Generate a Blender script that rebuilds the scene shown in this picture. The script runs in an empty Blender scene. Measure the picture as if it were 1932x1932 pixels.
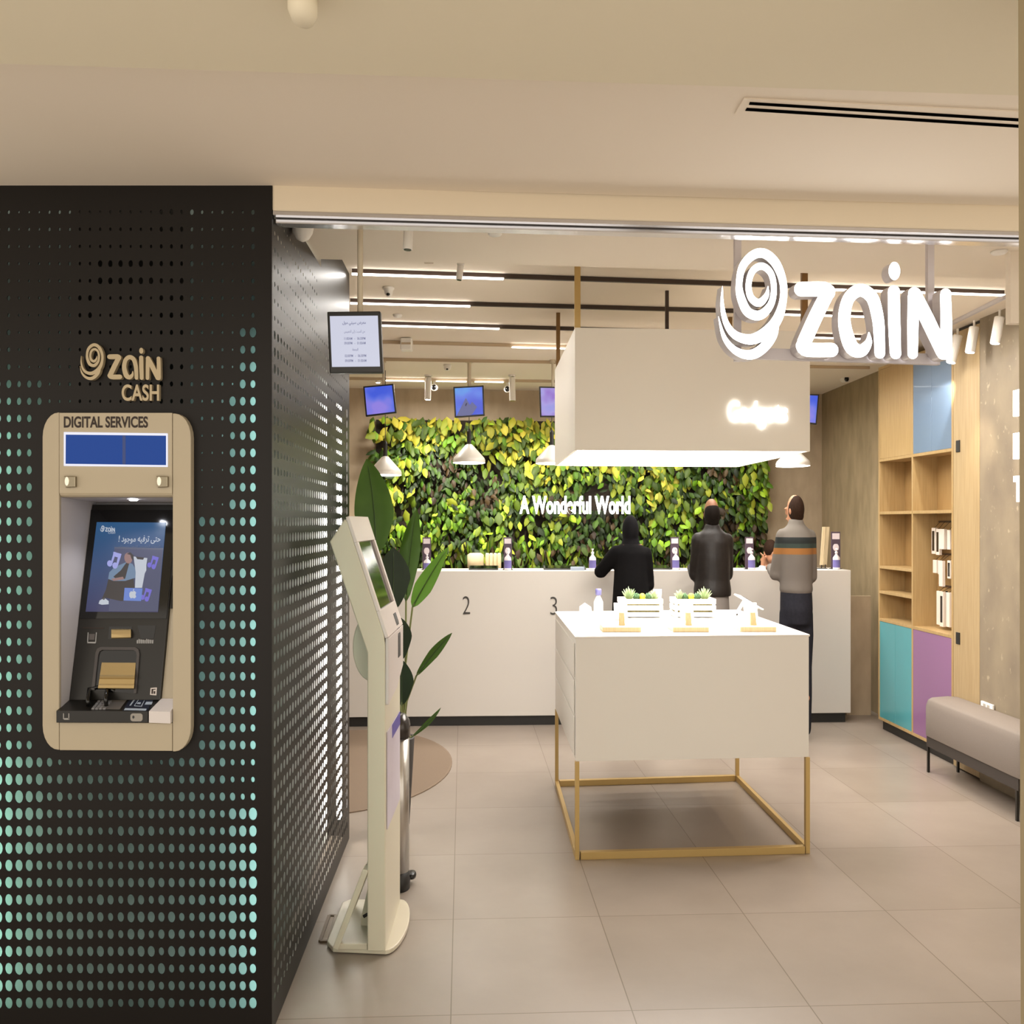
import bpy, math, random
from mathutils import Vector, Matrix

random.seed(7)
SC = bpy.context.scene
COL = SC.collection
F, H, HZ, CX = 1850.0, 1.5, 985.0, 966.0        # focal length (px), eye height (m), horizon row, centre column

# ------------------------------------------------------------------ camera, world, exposure, lamps
cam = bpy.data.cameras.new('camera')
cam.sensor_width = 36.0
cam.lens = 36.0 * F / 1932.0
cam.shift_y = (HZ - 966.0) / 1932.0
cam.clip_end = 60
camo = bpy.data.objects.new('camera', cam)
camo.location = (0, 0, H)
camo.rotation_euler = (math.pi / 2, 0, 0)
COL.objects.link(camo)
SC.camera = camo

SC.view_settings.view_transform = 'Standard'
SC.view_settings.look = 'None'
SC.view_settings.gamma = 1.0
SC.view_settings.use_curve_mapping = False
SC.view_settings.exposure = 0.8

wd = bpy.data.worlds.new('mall_ambience')
SC.world = wd
wd.use_nodes = True
bg = wd.node_tree.nodes['Background']
bg.inputs[0].default_value = (1.0, 0.90, 0.775, 1)
bg.inputs[1].default_value = 0.85


def lamp(name, kind, loc, target, energy, color, size=0.1, size_y=None, spot=60, blend=0.6):
    l = bpy.data.lights.new(name, kind)
    l.energy = energy
    l.color = color
    if kind == 'AREA':
        l.shape = 'RECTANGLE'
        l.size = size
        l.size_y = size_y or size
    elif kind == 'SPOT':
        l.spot_size = math.radians(spot)
        l.spot_blend = blend
        l.shadow_soft_size = size
    else:
        l.shadow_soft_size = size
    o = bpy.data.objects.new(name, l)
    COL.objects.link(o)
    o.location = loc
    d = Vector(target) - Vector(loc)
    o.rotation_euler = d.to_track_quat('-Z', 'Y').to_euler()
    return o


WARM = (1.0, 0.92, 0.82)
NEUT = (1.0, 0.93, 0.86)
COOL = (0.86, 0.90, 1.0)
# the mall corridor's ceiling lamp behind the viewer
lamp('corridor_light', 'AREA', (0.3, -1.2, 2.4), (0.3, 2.0, 0.8), 14, WARM, 2.6, 0.7)

# ------------------------------------------------------------------ pixel <-> place helpers


def PX(px, Y): return (px - CX) * Y / F
def PZ(py, Y): return H + (HZ - py) * Y / F
def P(px, py, Y): return Vector((PX(px, Y), Y, PZ(py, Y)))


def FL(px, py, z=0.0):
    Y = F * (H - z) / (py - HZ)
    return Vector((PX(px, Y), Y, z))


def on_plane(px, py, p0, n):
    o = Vector((0, 0, H))
    d = Vector(((px - CX) / F, 1.0, (HZ - py) / F))
    t = (Vector(p0) - o).dot(n) / d.dot(n)
    return o + d * t


# ------------------------------------------------------------------ materials
def lin(c):
    if isinstance(c, str):
        c = [int(c[i:i + 2], 16) for i in (0, 2, 4)]
    r = []
    for v in c:
        v = v / 255.0
        r.append(v / 12.92 if v <= 0.04045 else ((v + 0.055) / 1.055) ** 2.4)
    return (r[0], r[1], r[2], 1.0)


class N:
    def __init__(s, name):
        s.m = bpy.data.materials.new(name)
        s.m.use_nodes = True
        s.t = s.m.node_tree
        s.b = s.t.nodes['Principled BSDF']

    def node(s, typ, **kw):
        n = s.t.nodes.new(typ)
        for k, v in kw.items():
            setattr(n, k, v)
        return n

    def link(s, a, b): s.t.links.new(a, b)


def mat(name, c, rough=0.5, metal=0.0, spec=0.5, emit=0.0, ecol=None, noise=0.0, nscale=40, bump=0.0, coat=0.0, stretch=None, c2=None):
    k = N(name)
    b = k.b
    b.inputs['Base Color'].default_value = lin(c)
    b.inputs['Roughness'].default_value = rough
    b.inputs['Metallic'].default_value = metal
    b.inputs['Specular IOR Level'].default_value = spec
    if coat:
        b.inputs['Coat Weight'].default_value = coat
    if emit:
        if emit < 1:
            emit *= .6
            b.inputs['Base Color'].default_value = (.015, .015, .02, 1)
        b.inputs['Emission Color'].default_value = lin(ecol or c)
        b.inputs['Emission Strength'].default_value = emit
    if noise or bump or c2:
        tc = k.node('ShaderNodeTexCoord')
        mp = k.node('ShaderNodeMapping')
        if stretch:
            mp.inputs['Scale'].default_value = stretch
        k.link(tc.outputs['Object'], mp.inputs['Vector'])
        nz = k.node('ShaderNodeTexNoise')
        nz.inputs['Scale'].default_value = nscale
        nz.inputs['Detail'].default_value = 6
        k.link(mp.outputs['Vector'], nz.inputs['Vector'])
        if noise or c2:
            r = k.node('ShaderNodeValToRGB')
            a = lin(c)
            e = lin(c2) if c2 else tuple(min(1, v * (1 + noise)) for v in a[:3]) + (1,)
            d = a if c2 else tuple(v * (1 - noise) for v in a[:3]) + (1,)
            r.color_ramp.elements[0].position = 0.3
            r.color_ramp.elements[1].position = 0.7
            r.color_ramp.elements[0].color = d
            r.color_ramp.elements[1].color = e
            k.link(nz.outputs['Fac'], r.inputs['Fac'])
            k.link(r.outputs['Color'], b.inputs['Base Color'])
        if bump:
            bp = k.node('ShaderNodeBump')
            bp.inputs['Strength'].default_value = bump
            bp.inputs['Distance'].default_value = 0.01
            k.link(nz.outputs['Fac'], bp.inputs['Height'])
            k.link(bp.outputs['Normal'], b.inputs['Normal'])
    return k.m


def wood(name, c1, c2, scale=6, rough=0.45):
    return mat(name, c1, rough=rough, c2=c2, nscale=scale, stretch=(14, 14, 0.7))


M = {}
M['ceil'] = mat('ceiling_paint', 'e8dccb', 0.75, spec=0.2)
M['slot'] = mat('unlit_slot_black', '050505', 0.95, spec=0.0)
M['bulk'] = mat('bulkhead_paint', 'e0d6be', 0.8, spec=0.2)
M['fascia'] = mat('fascia_paint', 'e0d2ba', 0.6, spec=0.3)
M['white'] = mat('white_lacquer', 'e9e4dc', 0.35)
M['kwhite'] = mat('kiosk_enamel', 'cdc5b0', 0.38)
M['pure'] = mat('bright_white_plastic', 'f4f2ee', 0.35)
M['beige'] = mat('cash_machine_enamel', 'b5a991', 0.45)
M['rgrey'] = mat('recess_grey_enamel', 'b5b0b0', 0.5)
M['sidelining'] = mat('brightened_side_lining', 'e4ece8', 0.8)  # paler than the front lining so the side dots look more brightly lit
M['sheet'] = mat('black_powder_coated_steel', '1b1816', 0.38, metal=0.0, spec=0.22)
M['inner'] = mat('light_box_lining', '95a8a5', 0.8)
M['black'] = mat('black_plastic', '15130f', 0.35)
M['gloss'] = mat('black_glass', '0a0a0a', 0.08)
M['dark'] = mat('dark_kick', '22201e', 0.5)
M['steel'] = mat('brushed_steel', 'c9c5bf', 0.28, metal=0.9)
M['chrome'] = mat('chrome', 'e8e0d0', 0.12, metal=1.0)
M['brass'] = mat('brushed_brass', 'c2a468', 0.4, metal=0.45)
M['gold'] = mat('gold_lacquer', 'bfa878', 0.3, metal=0.6)
M['brownbar'] = mat('bronze_bar', '8a6a42', 0.4, metal=0.6)
M['oak'] = wood('oak_veneer', 'a88b5c', 'b89b6c')
M['oakdark'] = wood('oak_interior', '9c7b4c', 'aa8a5a')
M['oakpale'] = wood('pale_oak_panel', 'a8906a', 'b59e78')
M['block'] = wood('stand_block_wood', 'c2ab82', 'cfb98f', 20)
M['blue'] = mat('slate_blue_laminate', '6b8098', 0.45, coat=0.05)
M['teal'] = mat('teal_laminate', '4e9aa2', 0.3, coat=0.3)
M['purple'] = mat('purple_laminate', '8f6690', 0.3, coat=0.3)
M['fabric'] = mat('grey_upholstery', '7d736b', 0.75, noise=0.06, nscale=300, bump=0.05)
M['concrete'] = mat('concrete_render', '857558', 0.75, c2='9b8869', nscale=5, stretch=(2.2, 2.2, 0.8), bump=0.15)
M['concpale'] = mat('pale_concrete_render', 'a5937a', 0.75, c2='b9a68b', nscale=4, stretch=(2.2, 2.2, 0.8), bump=0.12)
M['concspeck'] = None
M['pot'] = mat('charcoal_planter', '3a3532', 0.6)
M['soil'] = mat('soil', '2a1e14', 0.95, noise=0.3, nscale=120, bump=0.5)
M['stem'] = mat('green_stem', '6b6f3a', 0.5)
M['rug'] = mat('taupe_round_carpet', '7a6856', 0.9, noise=0.08, nscale=400, bump=0.1)
M['glow'] = mat('lit_white_acrylic', 'ffffff', 0.4, emit=4.5, ecol='fffdfa')
M['glowhalo'] = mat('lit_sign_acrylic', 'ffffff', 0.4, emit=1.5, ecol='fffefb')
M['return'] = mat('sign_letter_return', 'c5bfc2', 0.4)
M['tube'] = mat('lit_tube_diffuser', 'ffffff', 0.4, emit=5.0, ecol='fffaf4')
M['panel'] = mat('lit_panel_diffuser', 'ffffff', 0.4, emit=8.5, ecol='fffaf4')
M['lampin'] = mat('lit_pendant_diffuser', 'ffffff', 0.4, emit=5.0, ecol='fffaf0')
M['led'] = mat('lit_led_dot', 'ffffff', 0.4, emit=18.0, ecol='f4f8ff')
M['stripteal'] = mat('lit_teal_strip', 'ffffff', 0.4, emit=15.0, ecol='c6f2ec')
M['stripgreen'] = mat('lit_green_strip', 'ffffff', 0.4, emit=8.0, ecol='bcefd6')
M['stripwhite'] = mat('lit_white_strip', 'ffffff', 0.4, emit=20.0, ecol='fff8ee')
M['track'] = mat('track_channel_dark', '3a2a20', 0.5)
M['trackpale'] = mat('track_channel_pale', 'b9a488', 0.5)
M['alu'] = mat('aluminium_channel', 'd8d8dc', 0.18, metal=1.0)
M['text'] = mat('dark_lettering', '3d3935', 0.6)
M['textbrown'] = mat('black_brown_lettering', '2a1c14', 0.6)
M['skin'] = mat('skin', 'b98566', 0.55, spec=0.35)
M['skin2'] = mat('skin_tan', '7a5238', 0.55, spec=0.35)
M['hair'] = mat('dark_brown_hair', '2c1d14', 0.8, spec=.1, noise=0.2, nscale=90)
M['hairblack'] = mat('near_black_hair', '150f0b', 0.8, spec=.1, noise=0.2, nscale=90)
M['abaya'] = mat('black_cloth', '100f10', 0.9, spec=.1, noise=0.08, nscale=40)
M['hijab'] = mat('black_head_scarf', '131214', 0.9, spec=.1, noise=0.08, nscale=40)
M['jacket'] = mat('dark_brown_leather', '1d1815', 0.5, spec=.3, noise=0.12, nscale=25, bump=0.2)
M['khaki'] = mat('grey_trouser_cloth', '77706a', 0.8)
M['denim'] = mat('dark_denim', '26262d', 0.85, spec=.15, noise=0.15, nscale=60)
M['shoe'] = mat('black_shoe_leather', '14120f', 0.5)
M['shirt'] = mat('pale_blue_shirt', 'c9d8e4', 0.7)
M['cap'] = mat('purple_bottle_cap', '6d6aa0', 0.5)
M['bottle'] = mat('bottle_white_plastic', 'e6dfe4', 0.35)
M['blabel'] = mat('bottle_purple_label', '6f68a6', 0.5)
M['cardpurple'] = mat('card_dark_plum', '4a3a48', 0.5)
M['cardpale'] = mat('card_pale', 'd8ccd0', 0.5)
M['smoke'] = mat('dark_camera_lens', '0d0b0a', 0.1)
M['screenwhite'] = mat('lit_white_screen', 'e0e2f4', 0.3, emit=0.75, ecol='dfe2f6')
M['screentext'] = mat('lit_grey_lettering', '9ea0c0', 0.3, emit=0.55, ecol='9094bd')
M['scrblue'] = mat('lit_blue_display', '2c55a4', 0.6, spec=.1, emit=0.56, ecol='2257b4')
M['scrblue2'] = mat('lit_deep_blue_bar', '163f80', 0.25, emit=0.5, ecol='14408c')
M['whiteframe'] = mat('lit_display_border', 'f0f0ff', 0.3, emit=0.9, ecol='f0f0ff')
M['cream'] = mat('cream_chair_cloth', 'c9b590', 0.8)
M['paper'] = mat('blue_grey_paper', '9aa6b8', 0.6)


def concrete_speck():
    k = N('speckled_concrete_render')
    tc = k.node('ShaderNodeTexCoord')
    mp = k.node('ShaderNodeMapping')
    mp.inputs['Scale'].default_value = (1.5, 1.0, 0.7)
    n1 = k.node('ShaderNodeTexNoise')
    n1.inputs['Scale'].default_value = 5
    n1.inputs['Detail'].default_value = 8
    v = k.node('ShaderNodeTexNoise')
    v.inputs['Scale'].default_value = 26
    v.inputs['Detail'].default_value = 2
    k.link(tc.outputs['Object'], mp.inputs[0])
    k.link(mp.outputs[0], n1.inputs[0])
    k.link(mp.outputs[0], v.inputs[0])
    r = k.node('ShaderNodeValToRGB')
    r.color_ramp.elements[0].position = .3
    r.color_ramp.elements[1].position = .7
    r.color_ramp.elements[0].color = lin('807362')
    r.color_ramp.elements[1].color = lin('978972')
    k.link(n1.outputs['Fac'], r.inputs[0])
    r2 = k.node('ShaderNodeValToRGB')
    r2.color_ramp.elements[0].position = .66
    r2.color_ramp.elements[1].position = .74
    k.link(v.outputs['Fac'], r2.inputs[0])
    mx = k.node('ShaderNodeMixRGB')
    mx.inputs[2].default_value = lin('ab9c83')
    k.link(r2.outputs['Color'], mx.inputs[0])
    k.link(r.outputs['Color'], mx.inputs[1])
    k.link(mx.outputs[0], k.b.inputs['Base Color'])
    k.b.inputs['Roughness'].default_value = .7
    return k.m


M['concspeck'] = concrete_speck()


def floor_material():
    k = N('polished_concrete_tiles')
    tc = k.node('ShaderNodeTexCoord')
    mp = k.node('ShaderNodeMapping')
    mp.vector_type = 'POINT'
    # joints along the depth run at x = -0.233 - 0.0384 (y - 4.36) + 0.555 k, across at y = 4.45 + 0.72 k
    mp.inputs['Rotation'].default_value = (0, 0, -0.050)
    mp.inputs['Location'].default_value = (0.555 * 20 + 0.015 + .2615, 0.72 * 20 - 4.44 - .235, 0)
    br = k.node('ShaderNodeTexBrick')
    br.offset = 0.0
    br.squash = 1.0
    br.inputs['Scale'].default_value = 1.0
    br.inputs['Brick Width'].default_value = 0.555
    br.inputs['Row Height'].default_value = 0.72
    br.inputs['Mortar Size'].default_value = 0.0022
    br.inputs['Mortar Smooth'].default_value = 0.3
    br.inputs['Color1'].default_value = lin('93877b')
    br.inputs['Color2'].default_value = lin('9a8e83')
    br.inputs['Mortar'].default_value = lin('6f6353')
    nz = k.node('ShaderNodeTexNoise')
    nz.inputs['Scale'].default_value = 2.2
    nz.inputs['Detail'].default_value = 7
    nz.inputs['Roughness'].default_value = .6
    mx = k.node('ShaderNodeMixRGB')
    mx.blend_type = 'MULTIPLY'
    mx.inputs[0].default_value = 0.55
    r = k.node('ShaderNodeValToRGB')
    r.color_ramp.elements[0].position = .3
    r.color_ramp.elements[1].position = .7
    r.color_ramp.elements[0].color = (.72, .70, .67, 1)
    r.color_ramp.elements[1].color = (1, 1, 1, 1)
    k.link(tc.outputs['Object'], mp.inputs[0])
    k.link(mp.outputs[0], br.inputs['Vector'])
    k.link(tc.outputs['Object'], nz.inputs['Vector'])
    k.link(nz.outputs['Fac'], r.inputs[0])
    k.link(br.outputs['Color'], mx.inputs[1])
    k.link(r.outputs['Color'], mx.inputs[2])
    k.link(mx.outputs[0], k.b.inputs['Base Color'])
    k.b.inputs['Roughness'].default_value = 0.34
    k.b.inputs['Specular IOR Level'].default_value = 0.45
    return k.m


M['floor'] = floor_material()


def screen_material(name, ca, cb, cc, strength, scale=3.0, seed=0.0):
    """a lit picture: soft coloured clouds"""
    k = N(name)
    tc = k.node('ShaderNodeTexCoord')
    mp = k.node('ShaderNodeMapping')
    mp.inputs['Location'].default_value = (seed, seed * .7, seed * .3)
    nz = k.node('ShaderNodeTexNoise')
    nz.inputs['Scale'].default_value = scale
    nz.inputs['Detail'].default_value = 2
    r = k.node('ShaderNodeValToRGB')
    r.color_ramp.elements[0].position = .36
    r.color_ramp.elements[1].position = .64
    r.color_ramp.elements[0].color = lin(ca)
    r.color_ramp.elements[1].color = lin(cc)
    e = r.color_ramp.elements.new(.5)
    e.color = lin(cb)
    k.link(tc.outputs['Object'], mp.inputs[0])
    k.link(mp.outputs[0], nz.inputs['Vector'])
    k.link(nz.outputs['Fac'], r.inputs[0])
    k.link(r.outputs[0], k.b.inputs['Emission Color'])
    k.b.inputs['Emission Strength'].default_value = strength * .6
    k.b.inputs['Base Color'].default_value = (.02, .02, .03, 1)
    k.b.inputs['Roughness'].default_value = .2
    return k.m


def gradient_screen(name, bottom, top, z0, z1, strength):
    k = N(name)
    tc = k.node('ShaderNodeTexCoord')
    sp = k.node('ShaderNodeSeparateXYZ')
    mr = k.node('ShaderNodeMapRange')
    mr.inputs['From Min'].default_value = z0
    mr.inputs['From Max'].default_value = z1
    r = k.node('ShaderNodeValToRGB')
    r.color_ramp.elements[0].color = lin(bottom)
    r.color_ramp.elements[1].color = lin(top)
    k.link(tc.outputs['Object'], sp.inputs[0])
    k.link(sp.outputs['Z'], mr.inputs['Value'])
    k.link(mr.outputs[0], r.inputs[0])
    k.link(r.outputs[0], k.b.inputs['Emission Color'])
    k.b.inputs['Emission Strength'].default_value = strength * .6
    k.b.inputs['Base Color'].default_value = (.02, .02, .03, 1)
    k.b.inputs['Roughness'].default_value = .2
    return k.m


# ------------------------------------------------------------------ mesh builder
class MB:
    def __init__(s):
        s.v = []
        s.f = []
        s.mi = []

    def add(s, vs, fs, mi=0):
        o = len(s.v)
        s.v += [Vector(p) for p in vs]
        s.f += [tuple(i + o for i in f) for f in fs]
        s.mi += [mi] * len(fs)
        return s

    def box(s, x0, x1, y0, y1, z0, z1, mi=0):
        return s.prism([(x0, y0), (x1, y0), (x1, y1), (x0, y1)], z0, z1, mi)

    def prism(s, poly, z0, z1, mi=0):
        n = len(poly)
        vs = [(p[0], p[1], z0) for p in poly] + [(p[0], p[1], z1) for p in poly]
        fs = [tuple(range(n))[::-1], tuple(range(n, 2 * n))]
        fs += [(i, (i + 1) % n, (i + 1) % n + n, i + n) for i in range(n)]
        return s.add(vs, fs, mi)

    def extr(s, pts, vec, mi=0):
        n = len(pts)
        vec = Vector(vec)
        vs = [Vector(p) for p in pts] + [Vector(p) + vec for p in pts]
        fs = [tuple(range(n))[::-1], tuple(range(n, 2 * n))]
        fs += [(i, (i + 1) % n, (i + 1) % n + n, i + n) for i in range(n)]
        return s.add(vs, fs, mi)

    def bar(s, a, b, w, d=None, up=(0, 0, 1), mi=0):
        a, b = Vector(a), Vector(b)
        d = d or w
        t = (b - a).normalized()
        u = Vector(up)
        if abs(t.dot(u)) > .98:
            u = Vector((0, 1, 0))
        x = t.cross(u).normalized() * w / 2
        y = x.cross(t).normalized() * d / 2
        return s.extr([a - x - y, a + x - y, a + x + y, a - x + y], b - a, mi)

    def rings(s, rings, closed=False, cap=True, mi=0):
        n = len(rings[0])
        vs = [p for r in rings for p in r]
        fs = []
        m = len(rings)
        for j in range(m - 1 + (1 if closed else 0)):
            a, b = j * n, ((j + 1) % m) * n
            for i in range(n):
                fs.append((a + i, a + (i + 1) % n, b + (i + 1) % n, b + i))
        if cap and not closed:
            fs.append(tuple(range(n))[::-1])
            fs.append(tuple(range((m - 1) * n, m * n)))
        return s.add(vs, fs, mi)

    def tube(s, pts, r, n=10, mi=0, sx=1.0):
        pts = [Vector(p) for p in pts]
        rs = r if isinstance(r, (list, tuple)) else [r] * len(pts)
        rings = []
        ref = None
        for i, p in enumerate(pts):
            t = (pts[min(i + 1, len(pts) - 1)] - pts[max(i - 1, 0)]).normalized()
            if ref is None:
                ref = Vector((1, 0, 0)) if abs(t.x) < .9 else Vector((0, 0, 1))
            u = (ref - t * ref.dot(t)).normalized()
            w = t.cross(u)
            ref = u
            rings.append([p + (u * math.cos(a) * sx + w * math.sin(a)) * rs[i] for a in [2 * math.pi * k / n for k in range(n)]])
        return s.rings(rings, mi=mi)

    def lathe(s, prof, c=(0, 0, 0), n=20, sx=1.0, sy=1.0, mi=0, cap=True):
        c = Vector(c)
        rings = [[c + Vector((r * sx * math.cos(a), r * sy * math.sin(a), z)) for a in [2 * math.pi * k / n for k in range(n)]] for r, z in prof]
        return s.rings(rings, cap=cap, mi=mi)

    def ball(s, c, rx, ry, rz, n=14, m=9, mi=0):
        c = Vector(c)
        rings = []
        for j in range(1, m):
            ph = math.pi * j / m
            rings.append([c + Vector((rx * math.sin(ph) * math.cos(a), ry * math.sin(ph) * math.sin(a), -rz * math.cos(ph))) for a in [2 * math.pi * k / n for k in range(n)]])
        return s.rings(rings, mi=mi)

    def build(s, name, mats, parent=None, smooth=False, bevel=0.0, seg=2, solid=0.0):
        me = bpy.data.meshes.new(name)
        if parent is not None:
            org = parent.matrix_world.translation if parent.parent is None else parent['_o']
            org = Vector(org)
        else:
            lo = Vector((min(p.x for p in s.v), min(p.y for p in s.v), min(p.z for p in s.v)))
            hi = Vector((max(p.x for p in s.v), max(p.y for p in s.v), max(p.z for p in s.v)))
            org = Vector(((lo.x + hi.x) / 2, (lo.y + hi.y) / 2, lo.z))
        me.from_pydata([p - org for p in s.v], [], s.f)
        mats = mats if isinstance(mats, list) else [mats]
        for m in mats:
            me.materials.append(m)
        if len(mats) > 1:
            for p, i in zip(me.polygons, s.mi):
                p.material_index = i
        if smooth:
            for p in me.polygons:
                p.use_smooth = True
        me.update()
        o = bpy.data.objects.new(name, me)
        COL.objects.link(o)
        if parent is not None:
            o.parent = parent
            o['_o'] = tuple(org)
        else:
            o.location = org
            o['_o'] = tuple(org)
            o.matrix_world = Matrix.Translation(org)
        if bevel:
            b = o.modifiers.new('bevel', 'BEVEL')
            b.width = bevel
            b.segments = seg
            b.limit_method = 'ANGLE'
            b.angle_limit = math.radians(40)
        return o


def thing(name, label, cat, loc, group=None):
    o = bpy.data.objects.new(name, None)
    COL.objects.link(o)
    o.location = loc
    o.matrix_world = Matrix.Translation(Vector(loc))
    o.empty_display_size = .05
    o['label'] = label
    o['category'] = cat
    if group:
        o['group'] = group
    return o


def tag(o, label, cat, group=None, kind=None):
    o['label'] = label
    o['category'] = cat
    if group:
        o['group'] = group
    if kind:
        o['kind'] = kind
    return o


def struct(o, label=None, cat=None):
    o['kind'] = 'structure'
    if label:
        o['label'] = label
        o['category'] = cat
    return o


def copy_tree(src, loc, label):
    c = src.copy()
    COL.objects.link(c)
    c.location = loc
    c.matrix_world = Matrix.Translation(Vector(loc))
    c['label'] = label
    for ch in src.children:
        k = ch.copy()
        COL.objects.link(k)
        k.parent = c
        for g in ch.children:
            q = g.copy()
            COL.objects.link(q)
            q.parent = k
    return c


def text_mb(body, O, U, V, w, h, depth=0.0, offset=0.0, mi=0, spacing=1.0):
    """lettering whose bounding box is w x h in the plane O + U u + V v; extruded towards -(U x V) by nothing, towards U x V by depth"""
    c = bpy.data.curves.new('lettering', 'FONT')
    c.body = body
    c.offset = offset
    c.space_character = spacing
    if depth:
        c.extrude = .05
    o = bpy.data.objects.new('lettering', c)
    COL.objects.link(o)
    dg = bpy.context.evaluated_depsgraph_get()
    me = bpy.data.meshes.new_from_object(o.evaluated_get(dg))
    co = [v.co.copy() for v in me.vertices]
    fs = [tuple(p.vertices) for p in me.polygons]
    bpy.data.objects.remove(o)
    bpy.data.curves.remove(c)
    bpy.data.meshes.remove(me)
    x0, x1 = min(p.x for p in co), max(p.x for p in co)
    y0, y1 = min(p.y for p in co), max(p.y for p in co)
    U, V = Vector(U).normalized(), Vector(V).normalized()
    Nn = U.cross(V)
    vs = [Vector(O) + U * ((p.x - x0) / (x1 - x0) * w) + V * ((p.y - y0) / (y1 - y0) * h) + Nn * (((p.z / .05) + 1) / 2 * depth) for p in co]
    m = MB()
    m.add(vs, fs, mi)
    return m


def smooth_path(pts, k=6):
    """Catmull-Rom through points that carry a width as last entry"""
    out = []
    n = len(pts)
    for i in range(n - 1):
        p0, p1, p2, p3 = pts[max(i - 1, 0)], pts[i], pts[i + 1], pts[min(i + 2, n - 1)]
        for j in range(k):
            t = j / k
            out.append(tuple(.5 * (2 * b + (c - a) * t + (2 * a - 5 * b + 4 * c - d) * t * t + (-a + 3 * b - 3 * c + d) * t ** 3) for a, b, c, d in zip(p0, p1, p2, p3)))
    out.append(tuple(pts[-1]))
    return out


def stroke_poly(path, caps=True):
    """outline pieces of a thick 2-D stroke: convex quads plus round discs"""
    quads = []
    L, R = [], []
    for i, (x, y, w) in enumerate(path):
        a = path[max(i - 1, 0)]
        b = path[min(i + 1, len(path) - 1)]
        dx, dy = b[0] - a[0], b[1] - a[1]
        l = math.hypot(dx, dy) or 1
        nx, ny = -dy / l, dx / l
        L.append((x + nx * w / 2, y + ny * w / 2))
        R.append((x - nx * w / 2, y - ny * w / 2))
    return L, R


def logo_mb(mapf, vec, swirl=True, mi=(0, 1)):
    """the shop's swirl and four-letter word, drawn with thick strokes; mapf turns drawing units into places"""
    m = MB()
    vec = Vector(vec)
    lay = [0]

    def lift():
        lay[0] += 1
        return vec * (-.012 * lay[0])

    def stroke(pts, caps=True, k=6):
        path = smooth_path(pts, k)
        L, R = stroke_poly(path)
        n = len(path)
        up = lift()
        vs = [mapf(*p) + up for p in L] + [mapf(*p) + up for p in R]
        front = [(i, i + 1, n + i + 1, n + i) for i in range(n - 1)]
        m.add(vs, front, mi[0])
        o = len(m.v) - len(vs)
        m.add([p + vec for p in vs], [], mi[1])
        N2 = 2 * n
        fs = []
        loop = list(range(n)) + list(range(2 * n - 1, n - 1, -1))
        for a, b in zip(loop, loop[1:] + loop[:1]):
            fs.append((o + a, o + b, o + b + N2, o + a + N2))
        m.f += fs
        m.mi += [mi[1]] * len(fs)
        m.f += [tuple(o + N2 + q for q in f[::-1]) for f in front]
        m.mi += [mi[1]] * len(front)
        if caps:
            for (x, y, w) in (pts[0], pts[-1]):
                if w > 25:
                    disc(x, y, w / 2, w / 2)

    def disc(x, y, rx, ry, n=18):
        up = lift()
        ps = [mapf(x + rx * math.cos(2 * math.pi * i / n), y + ry * math.sin(2 * math.pi * i / n)) + up for i in range(n)]
        q = [p + vec for p in ps]
        m.add(ps, [tuple(range(n))], mi[0])
        o = len(m.v) - n
        m.add(q, [], mi[1])
        m.f += [(o + i, o + (i + 1) % n, o + n + (i + 1) % n, o + n + i) for i in range(n)]
        m.mi += [mi[1]] * n

    # z
    stroke([(605, 397, 86), (740, 397, 88), (765, 420, 80)], k=4)
    stroke([(765, 410, 80), (690, 560, 84), (620, 715, 84)], k=3)
    stroke([(612, 735, 84), (640, 758, 84), (780, 760, 84)], k=4)
    # a
    stroke([(1003, 655, 6), (1000, 715, 44), (955, 765, 76), (895, 735, 84), (857, 590, 74), (880, 460, 70), (950, 405, 76), (1022, 450, 74), (1056, 570, 70), (1065, 680, 66), (1068, 780, 62)])
    # i
    stroke([(1150, 412, 70), (1153, 600, 72), (1160, 782, 66)], k=3)
    disc(1152, 292, 34, 54)
    # n
    stroke([(1260, 785, 60), (1262, 600, 66), (1268, 425, 72)], k=3)
    stroke([(1270, 430, 78), (1350, 590, 84), (1440, 780, 80)], k=3)
    stroke([(1455, 785, 72), (1456, 600, 68), (1452, 430, 64)], k=3)
    # swirl
    stroke([(398, 385, 4), (388, 440, 30), (345, 484, 46), (296, 452, 40), (282, 375, 34), (306, 295, 38), (362, 266, 42), (415, 310, 36), (432, 400, 34), (414, 492, 40), (352, 556, 56), (278, 538, 54), (236, 450, 48), (226, 370, 38), (246, 270, 44), (305, 203, 52), (372, 190, 56), (440, 245, 54), (484, 350, 44), (488, 460, 42), (455, 575, 58), (390, 655, 66), (300, 700, 62), (205, 676, 48), (150, 605, 34), (126, 500, 22), (127, 385, 3)], caps=False)
    stroke([(455, 590, 20), (425, 680, 50), (362, 757, 58), (290, 792, 56), (205, 768, 42), (138, 690, 26), (103, 565, 3)], caps=False)
    return m

# ================================================================== THE SETTING
SL = 0.09                       # the shop front runs slightly away to the right
ZM, ZS, ZC = 2.487, 2.50, 2.68  # mall ceiling, entrance soffit, shop ceiling
YP = 2.875                      # plane of the perforated front wall


def CE(px, py, z):
    Y = F * (z - H) / (HZ - py)
    return (PX(px, Y), Y)


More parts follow.
